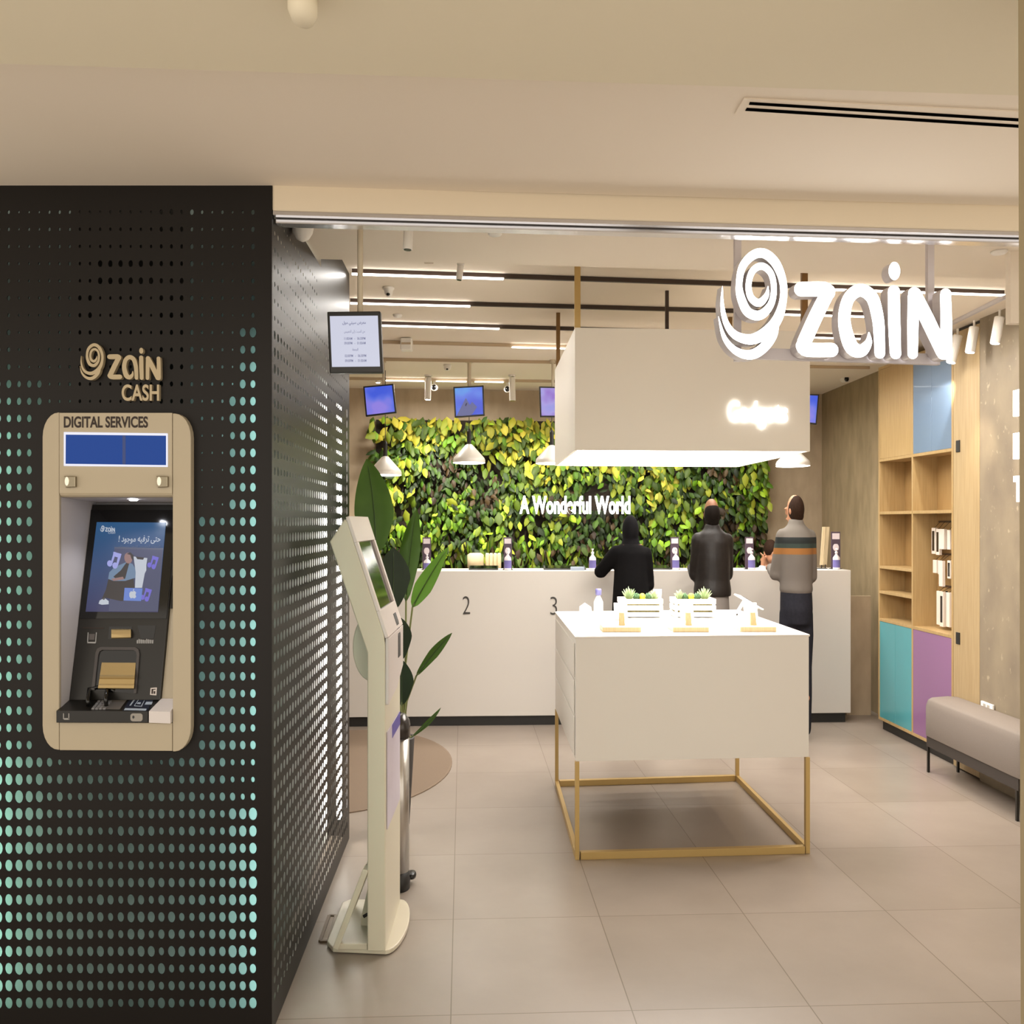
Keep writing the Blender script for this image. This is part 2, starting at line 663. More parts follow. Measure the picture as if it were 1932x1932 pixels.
struct(MB().prism([(-4, 0), (4, 0), (4, 9.6), (-4, 9.6)], -.05, 0).build('floor', M['floor']))
struct(MB().prism([(-4, 1.9), (3.4, 1.9), (3.4, 3.2), (-.704, 2.88), (-4, 2.88)], ZM, ZM + .05).build('ceiling', M['ceil']))
struct(MB().prism([(-4, .5), (3.4, .5), (3.4, 1.968 + .069 * 4.43), (-4, 1.968 - .069 * 2.97)], 2.42, ZM + .02).build('ceiling_bulkhead', M['bulk']))
lint = lambda x, d=0: (x, 2.875 + SL * (x + .704) + d)
struct(MB().prism([lint(-.704), lint(3.2), lint(3.2, .10), lint(-.704, .10)], 2.412, 2.56).build('lintel', M['fascia'], bevel=.006))
m = MB()
m.prism([lint(-.70, -.004), lint(3.2, -.004), lint(3.2, .018), lint(-.70, .018)], 2.400, 2.411)
m.prism([lint(-.70, .03), lint(3.2, .03), lint(3.2, .055), lint(-.70, .055)], 2.386, 2.411)
m.prism([lint(-.70, .075), lint(3.2, .075), lint(3.2, .10), lint(-.70, .10)], 2.394, 2.411)
struct(m.build('trim_1', M['alu']))
struct(MB().prism([lint(-.9, .06), lint(3.2, .06), (3.2, 4.16), (-.9, 3.71)], ZS, 2.74).build('ceiling_soffit', M['ceil']))
struct(MB().prism([(-2.4, 3.6), (3.2, 3.6), (3.2, 9.6), (-2.4, 9.6)], ZC, ZC + .05).build('ceiling_shop', M['ceil']))
bw = lambda x, d=0: (x, 8.64 + .095 * (x + 1.43) + d)
m = MB()
m.prism([bw(-2.4), bw(3.2), bw(3.2, .1), bw(-2.4, .1)], 0, ZC)
struct(m.build('wall_back', M['concpale']))
struct(MB().box(2.86, 3.1, 5.7, 9.1, 0, ZC).build('wall_rear_right', M['concrete']))
struct(MB().prism([(2.715 + .0384 * 2.6, 3.1), (3.1, 3.1), (3.1, 5.69), (2.715, 5.69)], 0, ZC).build('wall_right', M['concspeck']))
struct(MB().box(-2.4, -2.25, 4.66, 8.6, 0, ZC).build('wall_rear_left', M['concpale']))
struct(MB().box(1.84, 2.72, 3.62, 3.655, 2.235, ZS).build('trim_2', M['ceil']))
struct(MB().extr([(.8318, 1.6, 0), (1.0, 1.6, 0), (1.0, 1.4, 0), (.8318, 1.4, 0)], (-.006, 0, 2.42)).build('pillar', mat('pillar_olive_paint', 'a8997a', .7)))
struct(MB().box(2.60, 2.79, 7.62, 7.66, 0, .925).build('wall_gate', M['concpale']))

# ---- the perforated wall with its light box
NSEG = 16


def cells(m, mapf, us, vs, rad, thick, skip):
    """a sheet of rectangular cells with an oval hole in each; us, vs are cell borders; rad(i, j) -> (ru, rv)"""
    for i in range(len(us) - 1):
        for j in range(len(vs) - 1):
            u0, u1, v0, v1 = us[i], us[i + 1], vs[j], vs[j + 1]
            if skip(i, j) == 2:
                continue
            r = None if skip(i, j) else rad(i, j)
            if not r:
                m.add([mapf(u0, v0, 0), mapf(u1, v0, 0), mapf(u1, v1, 0), mapf(u0, v1, 0)], [(0, 1, 2, 3)])
                continue
            cu, cv = (u0 + u1) / 2, (v0 + v1) / 2
            ru, rv = math.copysign(min(r[0], .47 * abs(u1 - u0)), u1 - u0), math.copysign(min(r[1], .47 * abs(v1 - v0)), v1 - v0)
            e = []
            for k in range(NSEG):
                a = math.pi * 1.25 + 2 * math.pi * k / NSEG
                e.append((cu + ru * math.cos(a), cv + rv * math.sin(a)))
            V = [mapf(u0, v0, 0), mapf(u1, v0, 0), mapf(u1, v1, 0), mapf(u0, v1, 0)] + [mapf(a, b, 0) for a, b in e]
            fs = []
            q = NSEG // 4
            for c in range(4):
                ids = [4 + (c * q + t) % NSEG for t in range(q + 1)]
                fs.append((c, (c + 1) % 4) + tuple(reversed(ids)))
            if thick:
                V += [mapf(a, b, thick) for a, b in e]
                fs += [(4 + k, 4 + (k + 1) % NSEG, 4 + NSEG + (k + 1) % NSEG, 4 + NSEG + k) for k in range(NSEG)]
            m.add(V, fs)


wl = thing('wall_left', 'black perforated metal wall with dots of teal light', 'wall', (-1.3, YP + .05, 0))
wl['kind'] = 'structure'
rng = random.Random(3)
S0 = YP / F
PIT = 19.2
cols = [477 - PIT * k for k in range(27)]
rows = [400 + 32.45 * j for j in range(47)]
us = [cols[0] + PIT / 2 + .01] + [c - PIT / 2 for c in cols]
us = [513.0, 486.6] + [c - PIT / 2 for c in cols] + [-160]
vs = [350.0] + [rows[0] - 16.2] + [r + 16.2 for r in rows] + [1949.5]


def front_rad(i, j):
    if i == 0 or i >= 28 or j == 0 or j >= 48:
        return None
    x, y = cols[i - 1], rows[j - 1]
    k = i - 1
    jit = rng.choice([.85, 1, 1, 1, 1.12])
    if k <= 2:
        if y < 605: r = [3.2, 2.0, 1.6][k]
        elif y < 725: r = [5.6, 5.0, 1.8][k]
        elif y < 1410: r = 5.4
        elif y < 1530: r = 4.6 if y < 1440 or y > 1490 else 3.4
        else: r = 7.0
    elif x < 80:
        r = 2.8 if y < 600 else (3.6 if y < 720 else (4.6 if y < 860 else 5.3))
        if x > 25 and y < 700: r = 1.8
        if y > 1420: r = 7.2
    elif y < 800:
        r = 2.2
        if 180 < x < 375 and 485 < y < 540: r = 4.2 if x < 295 else 3.3
        elif 300 < x < 375: r = 3.2
        elif 140 < x < 180 and 560 < y < 640: r = 3.2
    elif y < 960:
        r = 1.5
    elif y < 1420:
        r = 5.4
    elif y < 1460:
        r = 3.6 if 110 < x < 320 else 5.6
    else:
        r = 5.2 + min(1.0, (y - 1460) / 250)
    r *= jit
    return (r, r * 1.52)


def front_skip(i, j):
    u = (us[i] + us[i + 1]) / 2
    v = (vs[j] + vs[j + 1]) / 2
    if 103 < u < 330 and 935 < v < 1391: return 2
    return 1 if 70 < u < 372 and 765 < v < 1430 else 0


m = MB()
cells(m, lambda u, v, t: Vector((PX(u, YP), YP + t, PZ(v, YP))), us, vs, front_rad, .0035, front_skip)
m.build('front_panel', M['sheet'], wl)

A2, B2 = Vector((-.704, 2.875)), Vector((-.772, 4.65))
L2 = (B2 - A2).length
D2 = (B2 - A2) / L2


def side_map(u, v, t): return Vector((A2.x + D2.x * u - t, A2.y + D2.y * u, v))


zs0 = PZ(400, YP)
RP = 32.45 * S0
su = [0, .018] + [.018 + .0485 * (k + 1) for k in range(35)] + [L2]
sv = [ZM] + [zs0 + RP / 2 - RP * j for j in range(48)] + [0.0]


def side_rad(i, j):
    if i == 0 or i > 35 or j == 0 or j > 47:
        return None
    k, z = i - 1, zs0 - RP * (j - 1)
    jit = rng.choice([.9, 1, 1, 1.08])
    if z > 2.1:
        r = .0055 if k < 3 or k > 6 else .004
        if k > 16 and z > 2.25: return None
        if k < 2: r = .007
    elif z > 1.62:
        r = .0125 if k < 2 else (.0075 if k > 4 else .009)
    else:
        r = .0135 if k < 30 else .0165
    if k > 25 and .55 < z < .75 or (k > 25 and 1.45 < z < 1.7):
        r = max(r, .014)
    if k == 34:
        r = .019 if z < 2.02 else .006
    if k == 33 and z > 1.3: r *= .7
    if z < .16: r *= .8
    return (r * jit, r * jit * 1.05)


m = MB()
cells(m, side_map, su, sv, side_rad, 0, lambda i, j: 0)
m.add([side_map(.92, ZM, 0), side_map(L2, ZM, 0), side_map(L2, ZC - .002, 0), side_map(.92, ZC - .002, 0)], [(0, 1, 2, 3)])
m.build('side_panel', M['sheet'], wl)
# rounded far edge, back and corner trim
m = MB()
cx, cy = B2.x - .05, B2.y
arc = [(B2.x - .05 + .05 * math.cos(a), B2.y + .05 * math.sin(a)) for a in [math.pi / 2 * k / 6 for k in range(7)]]
m.prism([(B2.x, B2.y - .002)] + arc + [(-2.3, B2.y + .05), (-2.3, B2.y + .04), (B2.x - .06, B2.y + .04), (B2.x - .012, B2.y - .002)], 0, ZC - .002)
m.build('rear_panel', M['sheet'], wl)
MB().box(-.7075, -.7035, YP - .002, YP + .012, 0, ZM - .001).build('corner_trim', M['sheet'], wl)
# lining behind the holes
m = MB()
yb = YP + .10
m.box(-1.9, -1.3165, yb, yb + .01, 0, ZM - .01)
m.box(-.9868, -.726, yb, yb + .01, 0, ZM - .01)
m.box(-1.3165, -.9868, yb, yb + .01, 0, PZ(1425, 2.85))
m.build('front_lining', M['inner'], wl)
MB().box(-1.3165, -.9868, yb, yb + .01, PZ(772, 2.85), ZM - .01).build('unlit_cavity_sheet', M['black'], wl)  # black sheet stands in for the dark unlit cavity above the machine
m = MB()
m.extr([side_map(.20, 0, .10), side_map(L2 - .02, 0, .10), side_map(L2 - .02, 0, .11), side_map(.20, 0, .11)], (0, 0, ZM - .01))
m.build('side_lining', M['sidelining'], wl)
MB().box(-.726, -.712, YP + .018, YP + .03, .02, 1.98).build('light_strip', M['stripteal'], wl)
MB().box(-1.60, -1.58, YP + .02, YP + .035, .05, 1.86).build('light_strip', M['stripgreen'], wl)
m = MB()
m.extr([side_map(L2 - .10, .12, .03), side_map(L2 - .04, .12, .03), side_map(L2 - .04, .12, .045), side_map(L2 - .10, .12, .045)], (0, 0, 1.95))
m.build('light_strip', M['stripwhite'], wl)
m = MB()
m.extr([side_map(.12, .10, .06), side_map(.14, .10, .06), side_map(.14, .10, .07), side_map(.12, .10, .07)], (0, 0, 1.5))
m.build('light_strip', M['stripgreen'], wl)

# ---- ceiling lines: dark and pale tracks with lit tubes in them
ZT = ZC - .024
TUBE_W = 9.0


def line_pt(px, py): return CE(px, py, ZT)


def ceiling_line(label, a, b, lit, pale=False, pw=1.0):
    """a, b: pixel ends of the whole line; lit: list of pixel x ranges that glow"""
    pa, pb = Vector(line_pt(*a)), Vector(line_pt(*b))
    t = thing('ceiling_light', label, 'ceiling light', (pa.x, pa.y, ZC), 'linear ceiling lights of the shop')
    d = (pb - pa).normalized()
    nrm = Vector((-d.y, d.x))

    def at(px):
        # x(px) along the line
        k = (px - CX) / F
        s = (k * pa.y - pa.x) / (d.x - k * d.y)
        return pa + d * s

    def seg(p, q, w, z0, z1):
        return MB().prism([tuple(p - nrm * w), tuple(q - nrm * w), tuple(q + nrm * w), tuple(p + nrm * w)], z0, z1)
    seg(pa, pb, .009, ZC - .022, ZC - .001).build('track', M['trackpale'] if pale else M['track'], t)
    for si, (x0, x1) in enumerate(lit):
        k_w = pw[si] if isinstance(pw, tuple) else pw
        seg(at(x0), at(x1), .016, ZC - .026, ZC - .0225).build('tube', M['tube'], t)
        p, q = at(x0), at(x1)
        ln_ = (q - p).length
        o = lamp('tube_light', 'AREA', ((p.x + q.x) / 2, (p.y + q.y) / 2, ZC - .0285), ((p.x + q.x) / 2, (p.y + q.y) / 2, 0), TUBE_W * k_w * ln_, (1.0, .955, .90), ln_, .03)
        o.rotation_euler = (0, 0, math.atan2(d.y, d.x))
        o.data.spread = math.radians(168)
    return t


ceiling_line('ceiling light line nearest the entrance, lit at both ends and dark between', (664, 517), (1893, 557), [(664, 950), (1492, 1893)], pw=(.35, .8))
ceiling_line('second ceiling light line from the entrance, crossing above the hanging sign box', (661, 572), (1765, 601), [(661, 887), (1480, 1765)], pw=(.6, .9))
ceiling_line('third ceiling light line from the entrance, its tube ending above the near monitor screen', (640, 612), (1645, 640), [(640, 942), (1535, 1645)], pw=(.6, 1))
ceiling_line('fourth ceiling light line, a short lit tube just left of the sign box', (640, 647), (1640, 672), [(966, 1068), (1150, 1480)], True, (.4, 1.2))  # second lit stretch is added, hidden by the sign box, to brighten the back
ceiling_line('pale ceiling track fifth from the entrance, dark left of the sign box', (640, 680), (1640, 697), [(1130, 1470)], True)  # only lit stretch is added, unseen behind the sign box, for extra light
ceiling_line('ceiling light line farthest back, its tubes just above the blue monitors', (640, 717), (1400, 727), [(728, 800), (823, 880), (896, 950), (1150, 1380)], True, 1.5)  # last lit stretch is an unseen addition that lights the back wall


def rrect(x0, x1, y0, y1, r, corners=(1, 1, 1, 1), n=6):
    """rounded rectangle; corners: (x0y0, x1y0, x1y1, x0y1)"""
    out = []
    for (cx, cy, a0, on, kx, ky) in ((x0 + r, y0 + r, 180, corners[0], x0, y0), (x1 - r, y0 + r, 270, corners[1], x1, y0), (x1 - r, y1 - r, 0, corners[2], x1, y1), (x0 + r, y1 - r, 90, corners[3], x0, y1)):
        if on:
            for i in range(n + 1):
                a = math.radians(a0 + 90 * i / n)
                out.append((cx + r * math.cos(a), cy + r * math.sin(a)))
        else:
            out.append((kx, ky))
    return out


def pxpoly(poly, Y): return [P(x, y, Y) for x, y in poly]


# ================================================================== CASH MACHINE IN THE BLACK WALL
YA = 2.845
xa = lambda px: PX(px, YA)
za = lambda py: PZ(py, YA)
atm = thing('cash_machine', 'beige self-service cash machine set into the black perforated wall', 'cash machine', (xa(220), YA, za(1417)))
T = (0, .03, 0)


def px_ext(poly, Y, d):
    return MB().extr(pxpoly(poly, Y), (0, d, 0))


# frame sides, header, foot panel (seams between them)
ry = 34
px_ext([(111.3, 778), (111.3, 1415)] + [(80 + 32 - 32 * math.cos(math.radians(a)) if 0 else 80 + 30 - 30 * math.sin(math.radians(a)), 1415 - 46 + 46 * math.cos(math.radians(a))) for a in range(0, 91, 15)] + [(80 + 30 - 30 * math.cos(math.radians(a)), 778 + 46 - 46 * math.sin(math.radians(a))) for a in range(0, 91, 15)], YA, .03).build('frame_side', M['beige'], atm, bevel=.002)
px_ext([(325.7, 780), (330, 780)] + [(330 + 30 * math.sin(math.radians(a)), 780 + 46 - 46 * math.cos(math.radians(a))) for a in range(15, 91, 15)] + [(330 + 30 * math.cos(math.radians(a)), 1418 - 46 + 46 * math.sin(math.radians(a))) for a in range(0, 91, 15)] + [(325.7, 1418)], YA, .03).build('frame_side', M['beige'], atm, bevel=.002)
hd = MB()
prof = [(YA + .03, za(779)), (YA, za(779)), (YA, za(930)), (YA + .004, za(934)), (YA + .012, za(937.5)), (YA + .03, za(939))]
hd.rings([[Vector((xa(112.2), y, z)) for y, z in prof], [Vector((xa(324.8), y, z)) for y, z in prof]])
hd.build('header', M['beige'], atm)
px_ext([(112.2, 1363), (324.8, 1364), (324.8, 1417), (112.2, 1415.5)], YA, .03).build('foot_panel', M['beige'], atm, bevel=.0015)
# recess lining
m = MB()
x0, x1, zt, zb = xa(112), xa(325), za(938), za(1363)
m.add([(x0, YA + .01, zb), (x0, YA + .01, zt), (x0, 3.10, zt), (x0, 3.10, zb)], [(0, 1, 2, 3)])
m.add([(x1, YA + .01, zb), (x1, YA + .01, zt), (x1, 3.10, zt), (x1, 3.10, zb)], [(3, 2, 1, 0)])
m.add([(x0, YA + .01, zt), (x1, YA + .01, zt), (x1, 3.10, zt - .012), (x0, 3.10, zt - .012)], [(0, 1, 2, 3)])
m.add([(x0, 3.10, zb), (x1, 3.10, zb), (x1, 3.10, zt), (x0, 3.10, zt)], [(0, 1, 2, 3)])
m.build('recess', M['rgrey'], atm)
# slanted black fascia
FT, FB = (3.065, 1.5547), (2.905, .972)
fn = Vector((0, -(FT[1] - FB[1]), (FT[0] - FB[0]))).normalized()
f0 = Vector((0, FB[0], FB[1]))
xl, xr = x0 + .001, -1.043
m = MB()
m.extr([(xl, FB[0], FB[1]), (xr, FB[0], FB[1]), (xr, FT[0], FT[1]), (xl, FT[0], FT[1])], -fn * .02)
fas = m.build('fascia', M['black'], atm, bevel=.002)
m = MB()
m.extr([(xr + .001, FB[0] + .012, FB[1]), (x1 - .001, FB[0] + .012, FB[1]), (x1 - .001, FT[0] + .012, FT[1]), (xr + .001, FT[0] + .012, FT[1])], -fn * .02)
m.build('cheek', M['beige'], atm)


def fpl(poly, lift, thick=.0015):
    """plate on the fascia from pixel outline; lift: height of its face over the fascia"""
    p0 = f0 + fn * lift
    return MB().extr([on_plane(x, y, p0, fn) for x, y in poly], -fn * thick)


fpl([(317, 1086), (327, 1086), (327, 1148), (313, 1148)], -.006, .003).build('card_slot', M['gloss'], atm)
# the touch screen and the poster picture it shows
fpl([(172, 962), (333, 962), (314, 1167), (150, 1167)], .003, .003).build('touch_screen', M['gloss'], atm)
scr = [o for o in atm.children if o.name.startswith('touch_screen')][0]
sc_mat = gradient_screen('lit_advert_picture', '4c4e80', '2a74b0', PZ(1155, 2.95) - za(1417), PZ(985, 3.03) - za(1417), .42)
fpl([(182.5, 985), (313, 986), (298, 1155), (161.5, 1154)], .0042, .001).build('picture', sc_mat, scr)


def adv(name, poly, m, lift=.0048):
    return fpl(poly, lift, .0004).build(name, m, scr)


E_ = lambda n, c, s: mat(n, c, .3, emit=s, ecol=c)
adw = E_('lit_advert_white', 'dfe6f2', .62)
adl = E_('lit_advert_lilac', 'a9aef0', .75)
adv2 = E_('lit_advert_violet', '7a72e0', .7)
adk = E_('lit_advert_charcoal', '4a4440', .45)
ads = E_('lit_advert_skin', 'b08a86', .6)
adj = E_('lit_advert_denim', '7f9cbc', .6)
adc = E_('lit_advert_card', '6f8fe0', .7)
adg = E_('lit_advert_grey', '6e7690', .5)


def ell(cx, cy, rx, ry, n=14, rot=0):
    return [(cx + rx * math.cos(a) * math.cos(rot) - ry * math.sin(a) * math.sin(rot), cy + rx * math.cos(a) * math.sin(rot) + ry * math.sin(a) * math.cos(rot)) for a in [2 * math.pi * i / n for i in range(n)]]


adv('picture_wall', [(216, 1034), (308, 1034), (298, 1153), (205, 1153)], E_('lit_advert_wall', '5d6488', .5), .0044)
adv('picture_wall', [(216, 1032), (308, 1034.5), (307.7, 1037), (216, 1035)], adg, .0046)
# seated figure: trousers, top, arms, head, shoe
adv('picture_figure', [(204, 1094), (212, 1088), (252, 1090), (255, 1120), (250, 1132), (228, 1134), (200, 1128), (196, 1132), (192, 1130), (200, 1112)], adk)
adv('picture_figure', [(204, 1092), (206, 1080), (216, 1070), (230, 1064), (240, 1060), (250, 1064), (256, 1074), (256, 1090), (236, 1096), (214, 1096)], adj, .0049)
adv('picture_figure', [(228, 1076), (238, 1062), (244, 1062), (236, 1092), (220, 1093), (214, 1088)], adk, .0050)
adv('picture_figure', ell(242, 1053, 7.5, 10.5, 14, -.15), ads, .0050)
adv('picture_figure', [(239, 1045), (246, 1042), (252, 1048), (251, 1058), (248, 1054), (246, 1047)], adk, .0052)
adv('picture_figure', [(210, 1092), (232, 1088), (234, 1093), (214, 1096)], ads, .0052)
adv('picture_figure', [(186, 1139), (188, 1133), (197, 1128), (205, 1134), (205, 1140), (192, 1141)], adw)
# phone, notes, card
adv('picture_phone', [(252, 1050), (278, 1053), (276, 1066), (276, 1076), (273, 1082), (268, 1109), (254.5, 1109), (256, 1080)], adw, .0051)
adv('picture_phone', [(256, 1050), (272, 1052), (270, 1056), (259, 1055)], adk, .0053)
for cxn, cyn, mm in ((216, 1053, adl), (289, 1058, adv2), (276, 1119, adv2)):
    k_ = .8 if mm is adv2 else 1
    adv('picture_note', ell(cxn - 9 * k_, cyn + 10 * k_, 5 * k_, 6 * k_), mm, .0050)
    adv('picture_note', ell(cxn + 1 * k_, cyn + 14 * k_, 5 * k_, 6 * k_), mm, .0050)
    adv('picture_note', [(cxn - 7 * k_, cyn + 8 * k_), (cxn - 1 * k_, cyn - 12 * k_), (cxn + 3 * k_, cyn - 11 * k_), (cxn - 4 * k_, cyn + 10 * k_)], mm, .0051)
    adv('picture_note', [(cxn + 3 * k_, cyn + 13 * k_), (cxn + 8 * k_, cyn - 9 * k_), (cxn + 13 * k_, cyn - 7 * k_), (cxn + 6 * k_, cyn + 15 * k_)], mm, .0051)
    adv('picture_note', [(cxn - 2 * k_, cyn - 12 * k_), (cxn + 13 * k_, cyn - 8 * k_), (cxn + 11 * k_, cyn), (cxn - 3 * k_, cyn - 4 * k_)], mm, .0052)
adv('picture_card', [(235, 1109), (269, 1110), (266, 1134), (233, 1133)], adc, .0052)
adv('picture_emblem', [(250, 1116), (254, 1115), (257, 1118), (255.5, 1122), (257, 1126), (254, 1129), (250, 1128), (246.5, 1129), (244, 1125), (244, 1119), (247, 1115.5)], adw, .0054)
adv('picture_emblem', [(250.5, 1114.5), (252.5, 1110.5), (253.2, 1113), (251.5, 1115)], adw, .0054)
fu = Vector((1, 0, 0))
fv = Vector((0, FT[0] - FB[0], FT[1] - FB[1])).normalized()


def fas_text(name, body, x, y, w, h, m, off=0.0):
    p = on_plane(x, y, f0 + fn * .0052, fn)
    q = on_plane(x + w, y, f0 + fn * .0052, fn)
    k = (q - p).length / w
    return text_mb(body, p, fu, fv, w * k, h * k * 1.03, .0002, off).build(name, m, scr)


fas_text('headline', '! \ufea9\ufeee\ufe9f\ufeee\ufee3 \ufeea\ufef4\ufed3\ufeae\ufe97 \ufef0\ufe98\ufea3', 223, 1026, 79, 16, adw, .012)
fas_text('subline', '\ufed9\ufeaa\ufef4\ufebb\ufead \ufee6\ufea4\ufeb7\ufe8d \ufeb2\ufef4\ufee4\ufea8\ufedf\ufe8d \ufe96\ufe92\ufeb4\ufedf\ufe8d', 224, 1034, 78, 5.5, adg)
lg = logo_mb(lambda x, y: on_plane(187 + x * 30 / 1500, 991.5 + (y - 160) * 12 / 670, f0 + fn * .0054, fn), -fn * .0003)
lg.mi = [0] * len(lg.mi)
lg.build('picture_logo', adw, scr)
fas_text('picture_logo', 'CASH', 204, 1007, 13, 3.6, adw)
# mouldings under the screen
fpl([(156, 1183.5), (196, 1184), (196, 1186), (156, 1185.5)], .0012).build('printed_symbol', M['textbrown'], fas)
symb = mat('pale_print', '9b9a98', .6)
m = MB()
for poly in ([(165.5, 1193), (167, 1193), (166, 1211), (164.5, 1211)], [(181, 1193), (182.5, 1193), (181, 1213), (179.5, 1213)], [(164.8, 1211), (180, 1211), (180, 1214), (164.8, 1213.5)]):
    m.extr([on_plane(x, y, f0 + fn * .001, fn) for x, y in poly], -fn * .001)
m.build('printed_symbol', symb, fas)
m = MB()
for i in range(9):
    x = 258 + i * 3.6
    m.extr([on_plane(a, b, f0 + fn * .001, fn) for a, b in ((x, 1208 - (i * 7 % 4)), (x + 2.6, 1207), (x + 2.2, 1214), (x, 1214))], -fn * .001)
m.build('printed_symbol', symb, fas)
fpl([(168.5, 1196), (179, 1196), (178, 1207), (168, 1207)], .0011).build('printed_symbol', mat('print_grey', '55504e', .6), fas)
fpl([(206, 1182), (249, 1182), (247, 1206), (204, 1206)], .001, .004).build('receipt_slot', M['gloss'], atm)
rp = MB()
pts = [on_plane(210, y, f0 + fn * l, fn) for y, l in ((1187, .004), (1189, .010), (1196, .014), (1203, .010), (1205, .003))]
pts2 = [on_plane(247, y, f0 + fn * l, fn) for y, l in ((1187, .004), (1189, .010), (1196, .014), (1202, .010), (1204, .003))]
rp.rings([pts, pts2])
rp.build('receipt_lip', M['gold'], atm)
fpl([(259, 1180), (294, 1180), (290, 1205), (266, 1205)], .001, .004).build('receipt_slot', M['gloss'], atm)
# note chute: dark arch frame and the gold shutter
fr = MB()
arch = [(172, 1302), (176, 1270), (180, 1232), (183, 1224), (190, 1220.5), (255, 1221), (261, 1225), (263, 1234), (260, 1272), (257, 1308)]
inn = [(178, 1302), (181, 1270), (185, 1236), (187.5, 1229), (193, 1226), (252, 1226.5), (256.5, 1229.5), (258, 1236), (255, 1272), (252, 1308)]
po = [on_plane(x, y, f0 + fn * .006, fn) for x, y in arch]
pi_ = [on_plane(x, y, f0 + fn * .006, fn) for x, y in inn]
n = len(po)
fr.add(po + pi_ + [p - fn * .008 for p in po] + [p - fn * .008 for p in pi_], [(i, i + 1, n + i + 1, n + i) for i in range(n - 1)] + [(i, i + 1, 2 * n + i + 1, 2 * n + i) for i in range(n - 1)] + [(n + i, n + i + 1, 3 * n + i + 1, 3 * n + i) for i in range(n - 1)])
fr.build('chute_frame', mat('chute_frame_grey', '3f3a39', .35), atm)
fpl(inn, .0008, .001).build('chute_recess', M['gloss'], atm)
sh = MB()
prof = [(1250, .002), (1262, .010), (1273, .017), (1275.5, .021), (1279, .018), (1281, .013), (1290, .015), (1293, .019), (1298, .020), (1300, .002)]
sh.rings([[on_plane(192 - (y - 1250) * .15, y, f0 + fn * l, fn) for y, l in prof], [on_plane(256 - (y - 1250) * .07, y + .5, f0 + fn * l, fn) for y, l in prof]])
sh.build('shutter', M['gold'], atm)
m = MB()
m.extr([on_plane(x, y, f0 + fn * .0015, fn) for x, y in ((284, 1298), (296, 1297), (295, 1312), (283, 1311))], -fn * .001)
stk = m.build('sticker', mat('sticker_white', 'cfc6c0', .6), atm)
m = MB()
for poly in ([(286, 1300), (289, 1300), (288.5, 1309), (285.5, 1309)], [(286, 1300), (293.5, 1299.5), (293.3, 1301), (286, 1301.6)], [(290, 1304), (293, 1304), (292.6, 1309), (289.6, 1309)]):
    m.extr([on_plane(x, y, f0 + fn * .0022, fn) for x, y in poly], -fn * .0008)
m.build('printed_symbol', M['textbrown'], stk)
# keyboard ledge
YL = 2.832
kz = lambda py: PZ(py, YL)
m = MB()
lt0, lt1 = Vector((x0, YL, kz(1341))), Vector((PX(280, YL), YL, kz(1341)))
lb = 2.915
m.add([(x0 - .003, YL, kz(1363.5)), (PX(279, YL), YL, kz(1363.5)), (PX(279, YL), YL, kz(1342)), (x0 - .003, YL, kz(1341)),
       (x0 - .001, lb, PZ(1319, lb)), (-1.043, lb, PZ(1320, lb)), (-1.043, lb, kz(1363)), (x0 - .001, lb, kz(1363))],
      [(0, 1, 2, 3), (3, 2, 5, 4), (1, 6, 5, 2), (0, 3, 4, 7), (4, 5, 6, 7), (0, 7, 6, 1)])
ledge = m.build('ledge', M['black'], atm, bevel=.001)
lp = [Vector((x0, YL, kz(1341))), Vector((-1.043, lb, PZ(1320, lb)))]
ln = (Vector((x0, lb, PZ(1319, lb))) - Vector((x0, YL, kz(1341)))).cross(Vector((-1, 0, 0))).normalized()
if ln.z < 0: ln = -ln


def lpl(poly, lift, thick=.001):
    p0 = Vector((x0, YL, kz(1341))) + ln * lift
    return MB().extr([on_plane(x, y, p0, ln) for x, y in poly], -ln * thick)


m = MB()
m.add([(PX(281, YL), YL, kz(1363.5)), (x1 - .001, YL, kz(1365)), (x1 - .001, YL, kz(1343)), (PX(281, YL), YL, kz(1342)),
       (-1.0425, lb, PZ(1318, lb)), (x1 - .001, lb, PZ(1318, lb)), (x1 - .001, lb, kz(1363)), (-1.0425, lb, kz(1363))],
      [(0, 1, 2, 3), (3, 2, 5, 4), (1, 6, 5, 2), (0, 3, 4, 7), (4, 5, 6, 7), (0, 7, 6, 1)])
m.build('ledge_end', mat('pale_ledge', 'd8d2d0', .4), atm)
lpl([(184, 1337), (196, 1320), (240, 1319), (226, 1338)], .001).build('keypad_plate', mat('keypad_plate_grey', '8f8a86', .3, metal=.6), ledge)
m = MB()
for r in range(4):
    for c in range(4):
        u, v = r / 3.4, c / 4
        bx = 171 + 28 * v + 12 * (1 - u)
        by = 1321 + 14.5 * u
        lq = [on_plane(x, y, Vector((x0, YL, kz(1341))) + ln * .003, ln) for x, y in ((bx, by + 3), (bx + 2, by), (bx + 7, by), (bx + 5.3, by + 3))]
        m.extr(lq, -ln * .003)
m.build('keys', mat('silver_keys', 'a9a8aa', .3, metal=.5), ledge)
m = MB()
g = [on_plane(167, 1334, Vector((x0, YL, kz(1341))), ln), on_plane(170, 1318, Vector((x0, YL, kz(1341))), ln), on_plane(205, 1318, Vector((x0, YL, kz(1341))), ln), on_plane(201, 1334, Vector((x0, YL, kz(1341))), ln)]
hh = (.010, .028, .032, .026)
m.tube([g[0] + ln * .004, g[0] + ln * .02, g[1] + ln * .030, (g[1] + g[2]) / 2 + ln * .036, g[2] + ln * .034, g[3] + ln * .028, g[3] + ln * .004], .006, 8)
m.add([g[1], g[2], g[2] + ln * .034, (g[1] + g[2]) / 2 + ln * .036, g[1] + ln * .030], [(0, 1, 2, 3, 4)])
